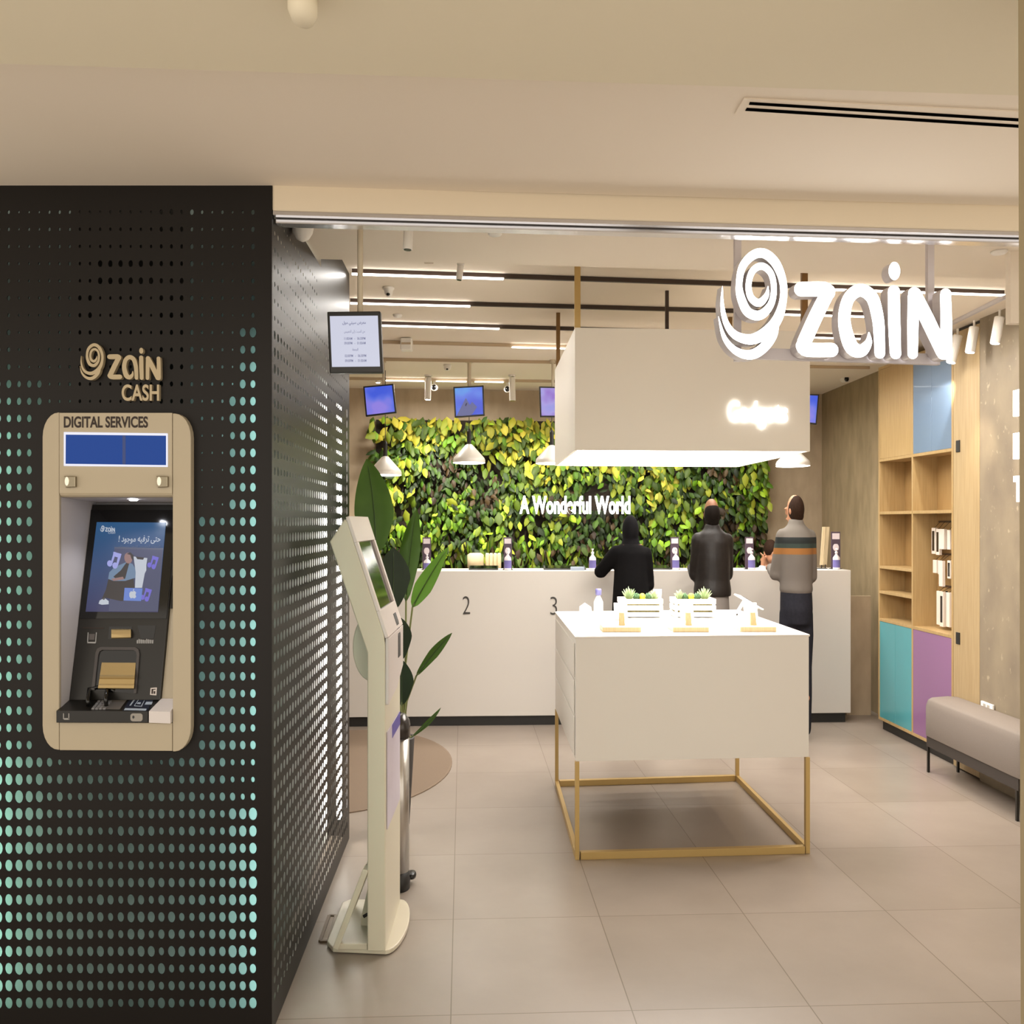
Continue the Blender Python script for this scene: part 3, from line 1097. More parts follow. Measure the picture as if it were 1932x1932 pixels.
m.add([g[2], g[3], g[3] + ln * .028, g[2] + ln * .034], [(0, 1, 2, 3)])
m.add([g[0], g[1], g[1] + ln * .030, g[0] + ln * .02], [(0, 1, 2, 3)])
m.tube([g[2] + ln * .030, g[2] + Vector((.016, 0, 0)) + ln * .026, g[2] + Vector((.02, .01, 0)) + ln * .008], .007, 8)
m.build('keypad_shield', M['gloss'], ledge, smooth=True)
lpl([(231, 1340), (246, 1318), (290, 1319), (278, 1341)], .0008).build('card_panel', mat('card_panel_navy', '1d2436', .35), ledge)
m = MB()
for poly in ([(244, 1331), (252, 1320), (255, 1320), (247, 1331)], [(253, 1331), (261, 1320), (262, 1320), (254, 1331)], [(253, 1331), (268, 1332), (268, 1333), (253, 1332)], [(266, 1332), (272, 1321), (273, 1321), (268, 1332)], [(258, 1328), (265, 1328), (266, 1325), (260, 1325)], [(234, 1339.5), (236, 1336), (277, 1337), (275, 1340.5)], [(273, 1329), (286, 1329), (288, 1324), (276, 1324)]):
    m.extr([on_plane(x, y, Vector((x0, YL, kz(1341))) + ln * .0012, ln) for x, y in poly], -ln * .0008)
m.build('printed_symbol', mat('pale_blue_print', 'aab8c8', .5), ledge)
m = MB()
for x in (119, 129):
    m.extr(pxpoly([(x, 1346), (x + 1.6, 1346), (x + 1.6, 1357), (x, 1357)], YL - .0008), (0, .001, 0))
m.extr(pxpoly([(120, 1355), (131, 1355), (131, 1358), (121, 1358)], YL - .0008), (0, .001, 0))
m.build('printed_symbol', symb, ledge)
m = MB()
m.extr(pxpoly(rrect(246, 269, 1346, 1361, 5), YL - .0015), (0, .003, 0))
hr = m.build('headphone_socket', mat('socket_grey', '96918a', .4), ledge)
MB().extr(pxpoly(ell(251.5, 1353, 2, 2.8), YL - .0022), (0, .001, 0)).build('hole', M['gloss'], hr)
# header details
px_ext([(120, 815), (316, 817.5), (316, 881), (120, 879)], YA - .003, .004).build('display_border', M['whiteframe'], atm, bevel=.001)
px_ext([(124, 820), (313, 822), (313, 877.5), (123.7, 875)], YA - .004, .002).build('display', M['scrblue'], atm)
px_ext([(231, 821.5), (237, 821.5), (237, 876), (231, 876)], YA - .0044, .0008).build('display_line', M['scrblue2'], atm)
for lx in (120, 294):
    m = MB()
    m.extr(pxpoly([(lx, 898), (lx + 22, 898.5), (lx + 22, 919), (lx + 3, 920)], YA - .012), (0, .013, 0))
    lk = m.build('lock', mat('lock_nickel', '8f8672', .25, metal=.8), atm, bevel=.002)
    c0 = P(lx + 6, 908, YA - .0135)
    MB().extr([c0 + Vector((.006 * math.cos(a), 0, .013 * math.sin(a))) for a in [2 * math.pi * i / 14 for i in range(14)]], (0, .003, 0)).build('key_cylinder', M['chrome'], lk)
sp = MB().lathe([(.0155, 0), (.0155, -.003), (.012, -.004)], (PX(252, 2.93), 2.93, zt - .0045), 16, sx=.75)
sp.build('recess_lamp', M['led'], atm)
text_mb('DIGITAL SERVICES', P(120.5, 807, YA - .0005), (1, 0, 0), (0, 0, 1), (279 - 120.5) * YA / F, 21.5 * YA / F, .0006, .026).build('lettering', M['textbrown'], atm)
lamp('recess_lamp_light', 'SPOT', (PX(252, 2.93), 2.93, zt - .012), (PX(250, 2.92), 2.90, .9), 1.6, (.92, .94, 1.0), .01, spot=120, blend=.6)

# logo and CASH lettering above the machine
YG = YP - .016
lt = thing('wall_lettering', 'beige swirl logo and raised letters above the cash machine', 'sign', (PX(230, YG), YG, PZ(762, YG)))
aff = lambda x, y: P(60 + (520 + (x - 100) * .624) * .176, 620 + (160 + (y - 160) * .597) * .176, YG)
lm = logo_mb(aff, (0, .0155, 0))
lm.mi = [0] * len(lm.mi)
goldpaint = mat('beige_gold_paint', 'b5a586', .35, metal=.25)
lm.build('logo', goldpaint, lt)
text_mb('CASH', P(233.5, 757.5, YG + .0155), (1, 0, 0), (0, 0, 1), (304 - 233.5) * YG / F, 31 * YG / F, .0155, .022).build('letters', goldpaint, lt)

# ================================================================== SELF-SERVICE KIOSK
KN, KF = 3.384, 3.83
kx = lambda px: PX(px, KN)
kz_ = lambda py: PZ(py, KN)
ki = thing('payment_kiosk', 'tall white self-service payment kiosk with slanted screen head beside the black wall', 'kiosk', (kx(715), 3.6, 0))
side = [(650, 979), (727, 1211), (727, 1240), (693, 1240), (622, 1022)]
prof = [(kx(650), kz_(979)), (kx(655), kz_(984)), (kx(724), kz_(1196)), (kx(727), kz_(1218)), (kx(727), .018), (kx(693), .018), (kx(693), kz_(1232)), (kx(622), kz_(1022))]
MB().extr([(x, KN, z) for x, z in prof], (0, KF - KN, 0)).build('body', M['kwhite'], ki, bevel=.004)
# slanted screen face, built in its own plane
sa, sb = Vector((kx(655), KN, kz_(984))), Vector((kx(724), KN, kz_(1196)))
sd = (sb - sa)
snn = Vector((-sd.z, 0, sd.x)).normalized()
if snn.x < 0: snn = -snn
SP = lambda t, d, l=0: sa + sd * t + Vector((0, (KF - KN) * d, 0)) + snn * l


def spl(t0, t1, d0, d1, l, th=.002):
    return MB().extr([SP(t0, d0, l), SP(t1, d0, l), SP(t1, d1, l), SP(t0, d1, l)], -snn * th)


m = MB()
for a in ((-.04, .19, 0, 1), (.80, 1.04, 0, 1), (.19, .80, 0, .07), (.19, .80, .93, 1)):
    m.extr([SP(a[0], a[2], .012), SP(a[1], a[2], .012), SP(a[1], a[3], .012), SP(a[0], a[3], .012)], -snn * .0125)
m.build('screen_surround', mat('kiosk_face_enamel', 'd6cbc6', .35), ki, bevel=.002)
spl(.19, .80, .07, .93, .003).build('screen', M['gloss'], ki)
m = MB()
m.add([SP(1.0, .50, .0125), SP(1.06, .50, .013)], [])
m = MB()
pth = [SP(.90, .62, .0135), SP(.985, .62, .0138)] + [Vector((kx(727) + .0135 - .001 * 0, KN + (KF - KN) * .62, kz_(y))) for y in (1218, 1240, 1262)]
pth2 = [p + Vector((0, .07, 0)) for p in pth]
m.rings([[p, q, q - Vector((.002, 0, 0)), p - Vector((.002, 0, 0))] for p, q in zip(pth, pth2)])
m.build('card_slot', M['dark'], ki)
xf = kx(727)
m = MB()
m.extr([(xf, KN, kz_(1204)), (xf, KF, kz_(1204)), (xf, KF, kz_(1290)), (xf, KN + .25, kz_(1320)), (xf, KN, kz_(1330))], (.012, 0, 0))
m.build('front_cover', mat('kiosk_cover_enamel', 'c9bfbb', .35), ki, bevel=.003)
po = mat('kiosk_poster_print', 'c8c0cc', .4, c2='b4a8b4', nscale=3)
m = MB()
m.extr([(xf + .001, KN + .03, kz_(1385)), (xf + .001, KF - .04, kz_(1385)), (xf + .001, KF - .04, kz_(1570)), (xf + .001, KN + .03, kz_(1570))], (.003, 0, 0))
pp = m.build('poster', po, ki)
m = MB()
m.extr([(xf + .004, KN + .16, kz_(1385)), (xf + .004, KF - .04, kz_(1385)), (xf + .004, KF - .04, kz_(1412)), (xf + .004, KN + .16, kz_(1412))], (.001, 0, 0))
m.build('poster_band', mat('poster_violet', '51459a', .4), pp)
# round rear housing
cx_, cz_ = kx(693), kz_(1230)
ov = [(cx_ + .004, cz_ + .12)] + [(cx_ - .072 * math.sin(a), cz_ + .125 * math.cos(a)) for a in [math.pi * (.02 + .96 * i / 20) for i in range(21)]] + [(cx_ + .004, cz_ - .12)]
MB().extr([(x, KN + .13, z) for x, z in ov], (0, .2, 0)).build('rear_housing', M['kwhite'], ki, bevel=.004)
# foot
m = MB()
fl = [FL(628, 1799), FL(617, 1786), FL(646, 1712), FL(660, 1706)]
pl = [(p.x, p.y) for p in fl] + [(-.44, 3.85)]
pl += [(-.437 + .055 * math.sin(math.pi * i / 14), 3.62 + .23 * math.cos(math.pi * i / 14)) for i in range(15)]
m.prism(pl[::-1], .004, .02)
m.build('foot_plate', M['kwhite'], ki, bevel=.003)
m = MB()
a, b = Vector((kx(690), KN + .02, .30)), Vector((kx(633), KN + .02, .028))
m.bar(a, b, .02, .05, up=(0, 1, 0))
m.bar((kx(632), KN + .02, .03), (kx(692), KN + .02, .03), .02, .02)
m.build('brace', M['kwhite'], ki, bevel=.002)
MB().bar(a + Vector((0, .36, 0)), b + Vector((0, .36, 0)), .02, .05, up=(0, 1, 0)).build('brace', M['kwhite'], ki, bevel=.002)
m = MB()
m.extr([(kx(692), KN + .20, .28), (kx(664), KN + .20, .05), (kx(664), KN + .20, .025), (kx(692), KN + .20, .025)], (0, .02, 0))
m.build('brace_panel', M['kwhite'], ki)
m = MB()
m.tube([(kx(690), KN + .12, .10), (kx(683), KN + .12, .098), (kx(676), KN + .12, .09)], .006, 8)
m.build('cable', M['black'], ki)

# floor socket frame left of the kiosk
q = [FL(604, 1778), FL(621, 1730), FL(634, 1730), FL(620, 1778)]
fs = thing('floor_socket', 'small square floor socket frame beside the kiosk foot', 'floor socket', tuple((q[0] + q[2]) / 2))
m = MB()
for a, b in zip(q, q[1:] + q[:1]):
    m.bar(a + Vector((0, 0, .004)), b + Vector((0, 0, .004)), .012, .008)
m.build('frame', mat('bronze_socket_frame', '5b4a38', .4, metal=.5), fs)
MB().extr(q, (0, 0, .004)).build('lid', mat('socket_lid', '9a8a78', .5), fs)

# ================================================================== PEDAL BIN
bc = Vector((PX(755, 4.02), 4.02, 0))
rb = .037
bn = thing('pedal_bin', 'slim steel pedal bin with dark domed lid behind the kiosk', 'bin', tuple(bc))
MB().lathe([(rb * 1.05, 0), (rb * 1.08, .03), (rb, .075)], bc, 24, sy=1.5).build('base', M['dark'], bn, smooth=True)
MB().lathe([(rb, .0755), (rb, .62)], bc, 24, sy=1.5).build('body', M['steel'], bn, smooth=True)
MB().lathe([(rb * 1.12, .622), (rb * 1.12, .668), (rb * 1.0, .690), (rb * .6, .712), (rb * .2, .718)], bc, 24, sy=1.5).build('lid', mat('dark_pewter_lid', '4a4644', .25, metal=.7), bn, smooth=True)
m = MB()
pc = FL(778, 1662) + Vector((0, -.02, .03))
m.bar(bc + Vector((.02, -.03, .03)), pc, .012)
m.lathe([(.017, -.006), (.019, .004), (.015, .014)], pc, 14, sy=1.9)
m.build('pedal', M['black'], bn, smooth=True)

# ================================================================== TALL PLANTER WITH BROAD LEAVES
pb = Vector((PX(764, 4.72), 4.72, 0))
pl = thing('potted_plant', 'tall broad-leaved plant in a tapered charcoal planter behind the bin', 'plant', tuple(pb))
MB().lathe([(.014, .0), (.022, .05), (.046, .46), (.044, .47), (.038, .465), (.037, .42)], pb, 24, sy=1.4).build('planter', M['pot'], pl, smooth=True)
MB().lathe([(.037, .41), (.037, .425)], pb, 20, sy=1.4).build('soil', M['soil'], pl)


def leaf_material(name, c1, c2):
    k = N(name)
    tc = k.node('ShaderNodeTexCoord')
    wv = k.node('ShaderNodeTexNoise')
    wv.inputs['Scale'].default_value = 9
    r = k.node('ShaderNodeValToRGB')
    r.color_ramp.elements[0].color = lin(c1)
    r.color_ramp.elements[1].color = lin(c2)
    k.link(tc.outputs['Object'], wv.inputs['Vector'])
    k.link(wv.outputs['Fac'], r.inputs[0])
    k.link(r.outputs[0], k.b.inputs['Base Color'])
    k.b.inputs['Roughness'].default_value = .38
    k.b.inputs['Specular IOR Level'].default_value = .25
    return k.m


M['leafmid'] = leaf_material('broad_leaf_green', '3c5a1e', '4f6e26')
M['leafdark'] = leaf_material('broad_leaf_dark_green', '18280f', '24361a')
M['leaflight'] = leaf_material('broad_leaf_light_green', '4f7a28', '6c9636')


def leaf(base, tip, width, m, mb, bow=(0, 0, 0), face=(0, -1, .15), fold=.12, wavy=0.0, peak=.42, nn=14):
    """a broad blade from base to tip; width in metres across, its face turned to «face»"""
    base, tip, bow, face = Vector(base), Vector(tip), Vector(bow), Vector(face).normalized()
    rows_ = []
    for i in range(nn + 1):
        t = i / nn
        c = base.lerp(tip, t) + bow * (4 * t * (1 - t))
        d = (tip - base + bow * 4 * (1 - 2 * t)).normalized()
        sx = d.cross(face).normalized()
        fn_ = sx.cross(d).normalized()
        w = width / 2 * max(.03, (t / peak) ** .55 * 1 if t < peak else math.cos((t - peak) / (1 - peak) * math.pi / 2) ** .75)
        w *= 1 + wavy * math.sin(t * 17)
        row = []
        for s in (-1, -.55, 0, .55, 1):
            row.append(c + sx * w * s + fn_ * (abs(s) * w * fold * 2 - (abs(s) ** 2) * w * fold))
        rows_.append(row)
    V = [p for r in rows_ for p in r]
    V2 = [p - face * .0025 for p in V]
    n5 = 5
    fs = []
    for i in range(nn):
        for j in range(4):
            a = i * n5 + j
            fs.append((a, a + 1, a + n5 + 1, a + n5))
    k = len(V)
    fs2 = [tuple(x + k for x in f[::-1]) for f in fs]
    mb.add(V + V2, fs + fs2)
    rib = [rows_[i][2] + face * .003 for i in range(0, nn + 1)]
    return rib


def add_leaf(pxb, pxt, Yb, Yt, wpx, mname, face=(0, -1, .15), bow=(0, 0, 0), stem_from=None, fold=.12, wavy=0, peak=.42):
    b, t = P(*pxb, Yb), P(*pxt, Yt)
    mb = MB()
    rib = leaf(b, t, wpx * (Yb + Yt) / 2 / F, mname, mb, bow, face, fold, wavy, peak)
    o = mb.build('leaf', M[mname], pl, smooth=True)
    mm = MB()
    mm.tube(rib[:-1], [.0028 * (1 - .7 * i / len(rib)) for i in range(len(rib) - 1)], 5)
    mm.build('midrib', mat_rib, o, smooth=True)
    st = MB()
    root = pb + Vector((random.uniform(-.02, .02), random.uniform(-.03, .03), .43))
    mid = root.lerp(b, .55) + Vector(((b.x - root.x) * -.15, 0, .03))
    st.tube([root, mid, b, rib[1]], [.006, .005, .0045, .003], 7)
    st.build('stalk', M['stem'], pl, smooth=True)


mat_rib = mat('leaf_midrib', '33491a', .5)
add_leaf((709, 1046), (692, 866), 4.72, 4.78, 74, 'leafmid', (.1, -1, .1), (.012, 0, 0), peak=.40)
add_leaf((742, 1152), (742, 1033), 4.55, 4.58, 64, 'leafdark', (.2, -1, -.2), peak=.5)
add_leaf((766, 1135), (786, 960), 4.74, 4.82, 46, 'leafmid', (-.5, -1, .1), (-.006, 0, 0), peak=.45)
add_leaf((778, 1146), (846, 1032), 4.70, 4.74, 36, 'leaflight', (-.2, -1, .35), (-.012, 0, -.012), peak=.35)
add_leaf((785, 1276), (853, 1194), 4.66, 4.66, 19, 'leafmid', (.35, -1, .3), (-.004, 0, .004), peak=.5, fold=.3)
add_leaf((757, 1246), (757, 1166), 4.60, 4.60, 40, 'leafdark', (.2, -1, -.1), peak=.55)
add_leaf((758, 1331), (757, 1244), 4.58, 4.60, 46, 'leafdark', (.1, -1, 0), peak=.5)
add_leaf((776, 1391), (832, 1335), 4.62, 4.62, 9, 'leafmid', (.4, -1, .4), (.004, 0, -.006), peak=.5)

# ================================================================== ROUND CARPET
rc = Vector((-1.07, 6.02, 0))
m = MB()
m.lathe([(1.0, 0.0), (1.0, .006), (.985, .009)], rc, 72, sx=.70, sy=1.03)
tag(m.build('rug', M['rug']), 'large round taupe carpet on the pale floor in front of the counter', 'carpet')

# ================================================================== DISPLAY TABLE WITH ITS BRASS FRAME
FLc, FRc, RLc, RRc = (.280, 4.356), (1.349, 4.440), (.244, 5.58), (1.316, 5.70)


def inset(d, corners=(FLc, FRc, RRc, RLc)):
    """the corner posts' centres, d metres in from the outline"""
    c = [Vector(p) for p in corners]
    o = []
    for i in range(4):
        a, b, e = c[i - 1], c[i], c[(i + 1) % 4]
        o.append(b + (a - b).normalized() * d + (e - b).normalized() * d)
    return o


tb = thing('display_table', 'white gadget display table on an open brass frame, centre of the shop floor', 'table', (.8, 5.0, 0))
bx = [FLc, FRc, RRc, RLc]
m = MB()
m.prism([tuple(p) for p in inset(.004)], .436, .982)
cab = m.build('cabinet', M['white'], tb)
m = MB()
m.prism(bx, .982, .991)
m.build('table_top', M['white'], tb, bevel=.0015)
# drawer fronts on the left side: two shallow recessed panels
lv = (Vector(RLc) - Vector(FLc)).normalized()
ln2 = Vector((-lv.y, lv.x)) if Vector((-lv.y, lv.x)).x < 0 else Vector((lv.y, -lv.x))
for z0, z1 in ((.80, .955), (.635, .79), (.452, .625)):
    m = MB()
    a = Vector(FLc) + lv * .05 + ln2 * -.003
    b = Vector(RLc) - lv * .05 + ln2 * -.003
    m.prism([tuple(a), tuple(b), tuple(b + ln2 * .004), tuple(a + ln2 * .004)], z0, z1)
    m.build('drawer', M['white'], tb, bevel=.0015)
ps = inset(.010)
for p in ps:
    m = MB()
    m.box(p.x - .0095, p.x + .0095, p.y - .014, p.y + .014, 0, .4355)
    m.build('leg', M['brass'], tb, bevel=.001)
for i in range(4):
    a, b = ps[i], ps[(i + 1) % 4]
    m = MB()
    w = .0195 if i in (1, 3) else .03
    d = (b - a).normalized()
    m.bar((a.x + d.x * .0145, a.y + d.y * .0145, .0165), (b.x - d.x * .0145, b.y - d.y * .0145, .0165), w, .033)
    m.build('floor_rail', M['brass'], tb, bevel=.001)

# ================================================================== HANGING SIGN BOX ABOVE THE TABLE
hb = thing('hanging_sign_box', 'large cream sign box hanging over the table, glowing underneath', 'sign box', (.8, 5.0, 1.82))
ZB0, ZB1 = 1.82, 2.364
out_ = [Vector(p) for p in (FLc, FRc, RRc, RLc)]
inn_ = inset(.012)
m = MB()
for i in range(4):
    j = (i + 1) % 4
    m.prism([tuple(out_[i]), tuple(out_[j]), tuple(inn_[j]), tuple(inn_[i])], ZB0, ZB1)
m.prism([tuple(p) for p in inset(.013)], ZB1 - .012, ZB1 - .002)
m.build('casing', mat('cream_sign_box_paint', 'efe8dc', .5), hb)
m = MB()
m.prism([tuple(p) for p in inset(.0125)], ZB0 + .004, ZB0 + .016)
m.build('light_panel', M['panel'], hb)
fd = (Vector(FRc) - Vector(FLc)).normalized()
tz0 = PZ(801, 4.42)
gp = Vector((FRc[0], FRc[1], 0)) - Vector((fd.x, fd.y, 0)) * (158 * 4.43 / F)
text_mb('Gadgets', (gp.x, gp.y - .004, PZ(809, 4.43)), (fd.x, fd.y, 0), (0, 0, 1), 114 * 4.43 / F, 52 * 4.43 / F, .006, .012, spacing=1.04).build('lettering', M['glowhalo'], hb)
for nm, p, w, mm in (('hanger', Vector(FLc) + Vector((.012, .02)), .026, M['brass']), ('hanger', Vector(FRc) + Vector((-.02, .02)), .026, M['brownbar']),
                     ('hanger', Vector(RLc) + Vector((.016, -.05)), .022, M['brownbar']), ('hanger', Vector(RRc) + Vector((-.06, -.05)), .022, M['brownbar']),
                     ('cable_duct', Vector((.79, 5.0)), .017, M['track'])):
    MB().box(p.x - w / 2, p.x + w / 2, p.y - w / 2, p.y + w / 2, ZB1 - .003, ZC - .001).build(nm, mm, hb)

# ================================================================== LIT SHOP SIGN IN THE ENTRANCE
ys = lambda X: 3.33 + SL * (X - .78)


def sgn(x, y):
    px, py = 1320 + .3168 * x, 420 + .3168 * y
    k = (px - CX) / F
    # X = k Y, Y = 3.33 + SL (X - .78)
    Y = (3.33 - SL * .78) / (1 - SL * k)
    return P(px, py, Y)


sg = thing('entrance_sign', 'glowing white swirl logo and letters hanging in the shop entrance', 'sign', tuple(sgn(800, 800)))
lm = logo_mb(sgn, (-.006, .05, 0))
lo = lm.build('logo_letters', [M['glow'], M['return']], sg)
m = MB()
a, b = sgn(330, 762) + Vector((0, .06, 0)), sgn(1470, 800) + Vector((0, .06, 0))
m.bar(a, b, .02, .038)
m.build('crossbar', M['return'], sg)
for x in (253, 1422):
    m = MB()
    p = sgn(x, 790) + Vector((0, .07, 0))
    m.box(p.x - .011, p.x + .011, p.y - .012, p.y + .012, p.z - .01, ZS - .001)
    m.build('hanger', M['return'], sg)

# ================================================================== COUNTER
ct0, ct1 = (-2.2, 7.12), (2.535, 7.34)
cl = lambda x, d=0: (x, 7.17 + .0445 * (x + 1.2) + d)
M['counter'] = mat('counter_lacquer', 'd2ccc4', .35)
co = thing('service_counter', 'long white service counter with numbered positions and a black kick', 'counter', (.2, 7.4, 0))
MB().prism([cl(-2.24), cl(2.535), cl(2.535, .42), cl(-2.24, .42)], .072, 1.14).build('body', M['counter'], co, bevel=.003)
MB().prism([cl(-2.24, .02), cl(2.50, .02), cl(2.50, .40), cl(-2.24, .40)], 0, .0715).build('kick', M['dark'], co)
YC = 7.2
for body, x0_, x1_, y0_, y1_ in (('2', 873, 887, 1159, 1125), ('3', 1038, 1051, 1160, 1126)):
    Y = cl(PX((x0_ + x1_) / 2, 7.22))[1] - .003
    text_mb(body, P(x0_, y0_, Y), (1, .0445, 0), (0, 0, 1), (x1_ - x0_) * Y / F, (y0_ - y1_) * Y / F, .002, -.012).build('number', M['text'], co)

# ================================================================== GREEN WALL
gx0, gx1 = PX(712, 8.70), PX(1440, 8.92)
gz1 = 2.40
gw = thing('living_wall', 'green wall of leafy plants covering the back wall behind the counter', 'plant wall', (.5, 8.75, .3))
MB().prism([bw(gx0, -.05), bw(gx1, -.05), bw(gx1, -.001), bw(gx0, -.001)], .35, gz1).build('backing', mat('felt_planting_panel', '2a2117', .95, noise=.3, nscale=30), gw)
k = N('living_wall_leaves')
geo = k.node('ShaderNodeNewGeometry')
att = k.node('ShaderNodeAttribute')
att.attribute_name = 'kind'
ramps = []
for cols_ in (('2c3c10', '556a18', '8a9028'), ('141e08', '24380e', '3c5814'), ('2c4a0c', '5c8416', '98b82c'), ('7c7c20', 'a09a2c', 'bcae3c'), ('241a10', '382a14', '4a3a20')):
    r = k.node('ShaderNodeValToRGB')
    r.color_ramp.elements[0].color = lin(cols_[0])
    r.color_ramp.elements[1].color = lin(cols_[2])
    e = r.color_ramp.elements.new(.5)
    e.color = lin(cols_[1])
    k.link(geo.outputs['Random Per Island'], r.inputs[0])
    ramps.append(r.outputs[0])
cur = ramps[0]
for i in range(1, 5):
    mr = k.node('ShaderNodeMath', operation='COMPARE')
    mr.inputs[1].default_value = i
    mr.inputs[2].default_value = .3
    k.link(att.outputs['Fac'], mr.inputs[0])
    mx = k.node('ShaderNodeMixRGB')
    k.link(mr.outputs[0], mx.inputs[0])
    k.link(cur, mx.inputs[1])
    k.link(ramps[i], mx.inputs[2])
    cur = mx.outputs[0]
k.link(cur, k.b.inputs['Base Color'])
k.b.inputs['Roughness'].default_value = .55
k.b.inputs['Specular IOR Level'].default_value = .25
M['gleaf'] = k.m
rg = random.Random(11)
m = MB()
kinds = []
patches = [(rg.uniform(gx0, gx1), rg.uniform(.5, gz1), rg.uniform(.12, .3), rg.random()) for _ in range(60)]


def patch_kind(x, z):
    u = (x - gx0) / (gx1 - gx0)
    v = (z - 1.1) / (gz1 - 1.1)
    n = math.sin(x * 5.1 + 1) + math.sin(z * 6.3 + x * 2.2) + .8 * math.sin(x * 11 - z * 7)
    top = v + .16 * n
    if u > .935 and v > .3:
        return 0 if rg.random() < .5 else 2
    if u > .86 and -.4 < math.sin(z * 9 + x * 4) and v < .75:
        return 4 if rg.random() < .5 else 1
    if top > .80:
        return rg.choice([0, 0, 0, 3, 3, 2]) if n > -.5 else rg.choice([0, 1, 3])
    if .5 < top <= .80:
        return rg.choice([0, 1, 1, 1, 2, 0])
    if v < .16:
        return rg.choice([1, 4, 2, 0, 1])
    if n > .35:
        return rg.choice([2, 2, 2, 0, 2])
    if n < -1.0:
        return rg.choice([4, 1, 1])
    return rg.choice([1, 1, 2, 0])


NL = 6400
for i in range(NL):
    x = rg.uniform(gx0 - .02, gx1 + .02)
    z = gz1 + .03 - (gz1 - .75) * rg.random() ** 1.0
    if (math.sin(x * 7.3 + z * 3) + math.sin(z * 8.1 - x * 4.4)) < -1.35 and rg.random() < .75:
        continue
    kd = patch_kind(x, z)
    grass = z < 1.28 and rg.random() < .35
    L_ = rg.uniform(.07, .115) * (1.5 if grass else 1) * (1.15 if kd in (0, 3) else .9)
    W_ = L_ * (.07 if grass else rg.uniform(.20, .31))
    yw = 8.64 + .095 * (x + 1.43) - .05 - rg.uniform(.0, .13)
    ang = (rg.gauss(math.pi, .35) if grass else rg.gauss(0, .55))
    d = Vector((math.sin(ang) * .75, -rg.uniform(.15, .75), -math.cos(ang))).normalized()
    fc = Vector((rg.gauss(0, .35), -1, rg.gauss(.45, .35))).normalized()
    s_ = d.cross(fc).normalized()
    fc = s_.cross(d).normalized()
    o = Vector((x, yw, z))
    V = [o, o + d * L_ * .35 + s_ * W_ - fc * W_ * .35, o + d * L_ * .35 + fc * W_ * .1, o + d * L_ * .35 - s_ * W_ - fc * W_ * .35,
         o + d * L_ * .72 + s_ * W_ * .75 - fc * W_ * .5, o + d * L_ * .72 - fc * W_ * .12, o + d * L_ * .72 - s_ * W_ * .75 - fc * W_ * .5, o + d * L_ - fc * W_ * .6]
    m.add(V, [(0, 1, 2), (0, 2, 3), (1, 4, 5, 2), (2, 5, 6, 3), (4, 7, 5), (5, 7, 6)])
    kinds += [kd] * 8
fo = m.build('foliage', M['gleaf'], gw, smooth=True)
fo['kind'] = 'stuff'
at_ = fo.data.attributes.new('kind', 'FLOAT', 'POINT')
at_.data.foreach_set('value', [float(v) for v in kinds])
yb_ = 8.64 + .095 * (PX(1090, 8.6) + 1.43) - .24
text_mb('A Wonderful World', (PX(980, yb_), yb_ - .01, PZ(970, yb_)), (1, .095, 0), (0, 0, 1), 212 * yb_ / F, 35 * yb_ / F, .012, .032, spacing=1.03).build('wall_slogan', M['glowhalo'])
tag(bpy.data.objects['wall_slogan'], 'glowing white slogan lettering on the green plant wall', 'sign')
m = MB()
m.prism([(PX(976, yb_), yb_ + .012), (PX(1196, yb_), yb_ + .022), (PX(1196, yb_), yb_ + .20), (PX(976, yb_), yb_ + .19)], PZ(972, yb_), PZ(934, yb_))

# ================================================================== SHELF UNIT, OAK DOOR, BENCH ON THE RIGHT
ya0, ya1, yd = 6.01, 7.12, 6.57
xs = lambda y: 2.66 - .0384 * (y - 7.12)
su_ = thing('shelf_unit', 'tall oak shelf unit with blue, teal and purple doors along the concrete wall', 'shelf unit', (2.75, 6.56, 0))
XB = 2.845


def vpan(y, z0, z1, th=.02, name='side_panel', mm='oak', x0=0.0):
    MB().prism([(xs(y) + x0, y), (XB, y), (XB, y + th), (xs(y + th) + x0, y + th)], z0, z1).build(name, M[mm], su_, bevel=.001)


def hpan(y0, y1, z, th=.02, name='shelf_board', mm='oak'):
    MB().prism([(xs(y0), y0), (XB, y0), (XB, y1), (xs(y1), y1)], z, z + th).build(name, M[mm], su_, bevel=.001)


ZK, ZT2 = .072, 2.62
vpan(ya0, ZK, ZT2)
vpan(ya1 - .02, ZK, ZT2)
vpan(yd - .01, ZK, ZT2, name='divider')
yl0, yl1, yr0, yr1 = yd + .0105, ya1 - .0205, ya0 + .0205, yd - .0105
for z in (ZK, .785, 1.555, 1.935, ZT2 - .02):
    hpan(yl0, yl1, z)
    hpan(yr0, yr1, z)
hpan(yl0, yl1, 1.165)
hpan(yl0, yl1, .985)
MB().box(XB - .001, XB + .008, ya0 + .002, ya1 - .002, ZK + .001, ZT2 - .001).build('back_board', M['oakdark'], su_)


def door(y0, y1, z0, z1, mm, leaves=1):
    w = (y1 - y0) / leaves
    for i in range(leaves):
        a, b = y0 + w * i + .001, y0 + w * (i + 1) - .001
        MB().prism([(xs(a) + .002, a), (xs(a) + .016, a), (xs(b) + .016, b), (xs(b) + .002, b)], z0, z1).build('door', M[mm], su_, bevel=.001)


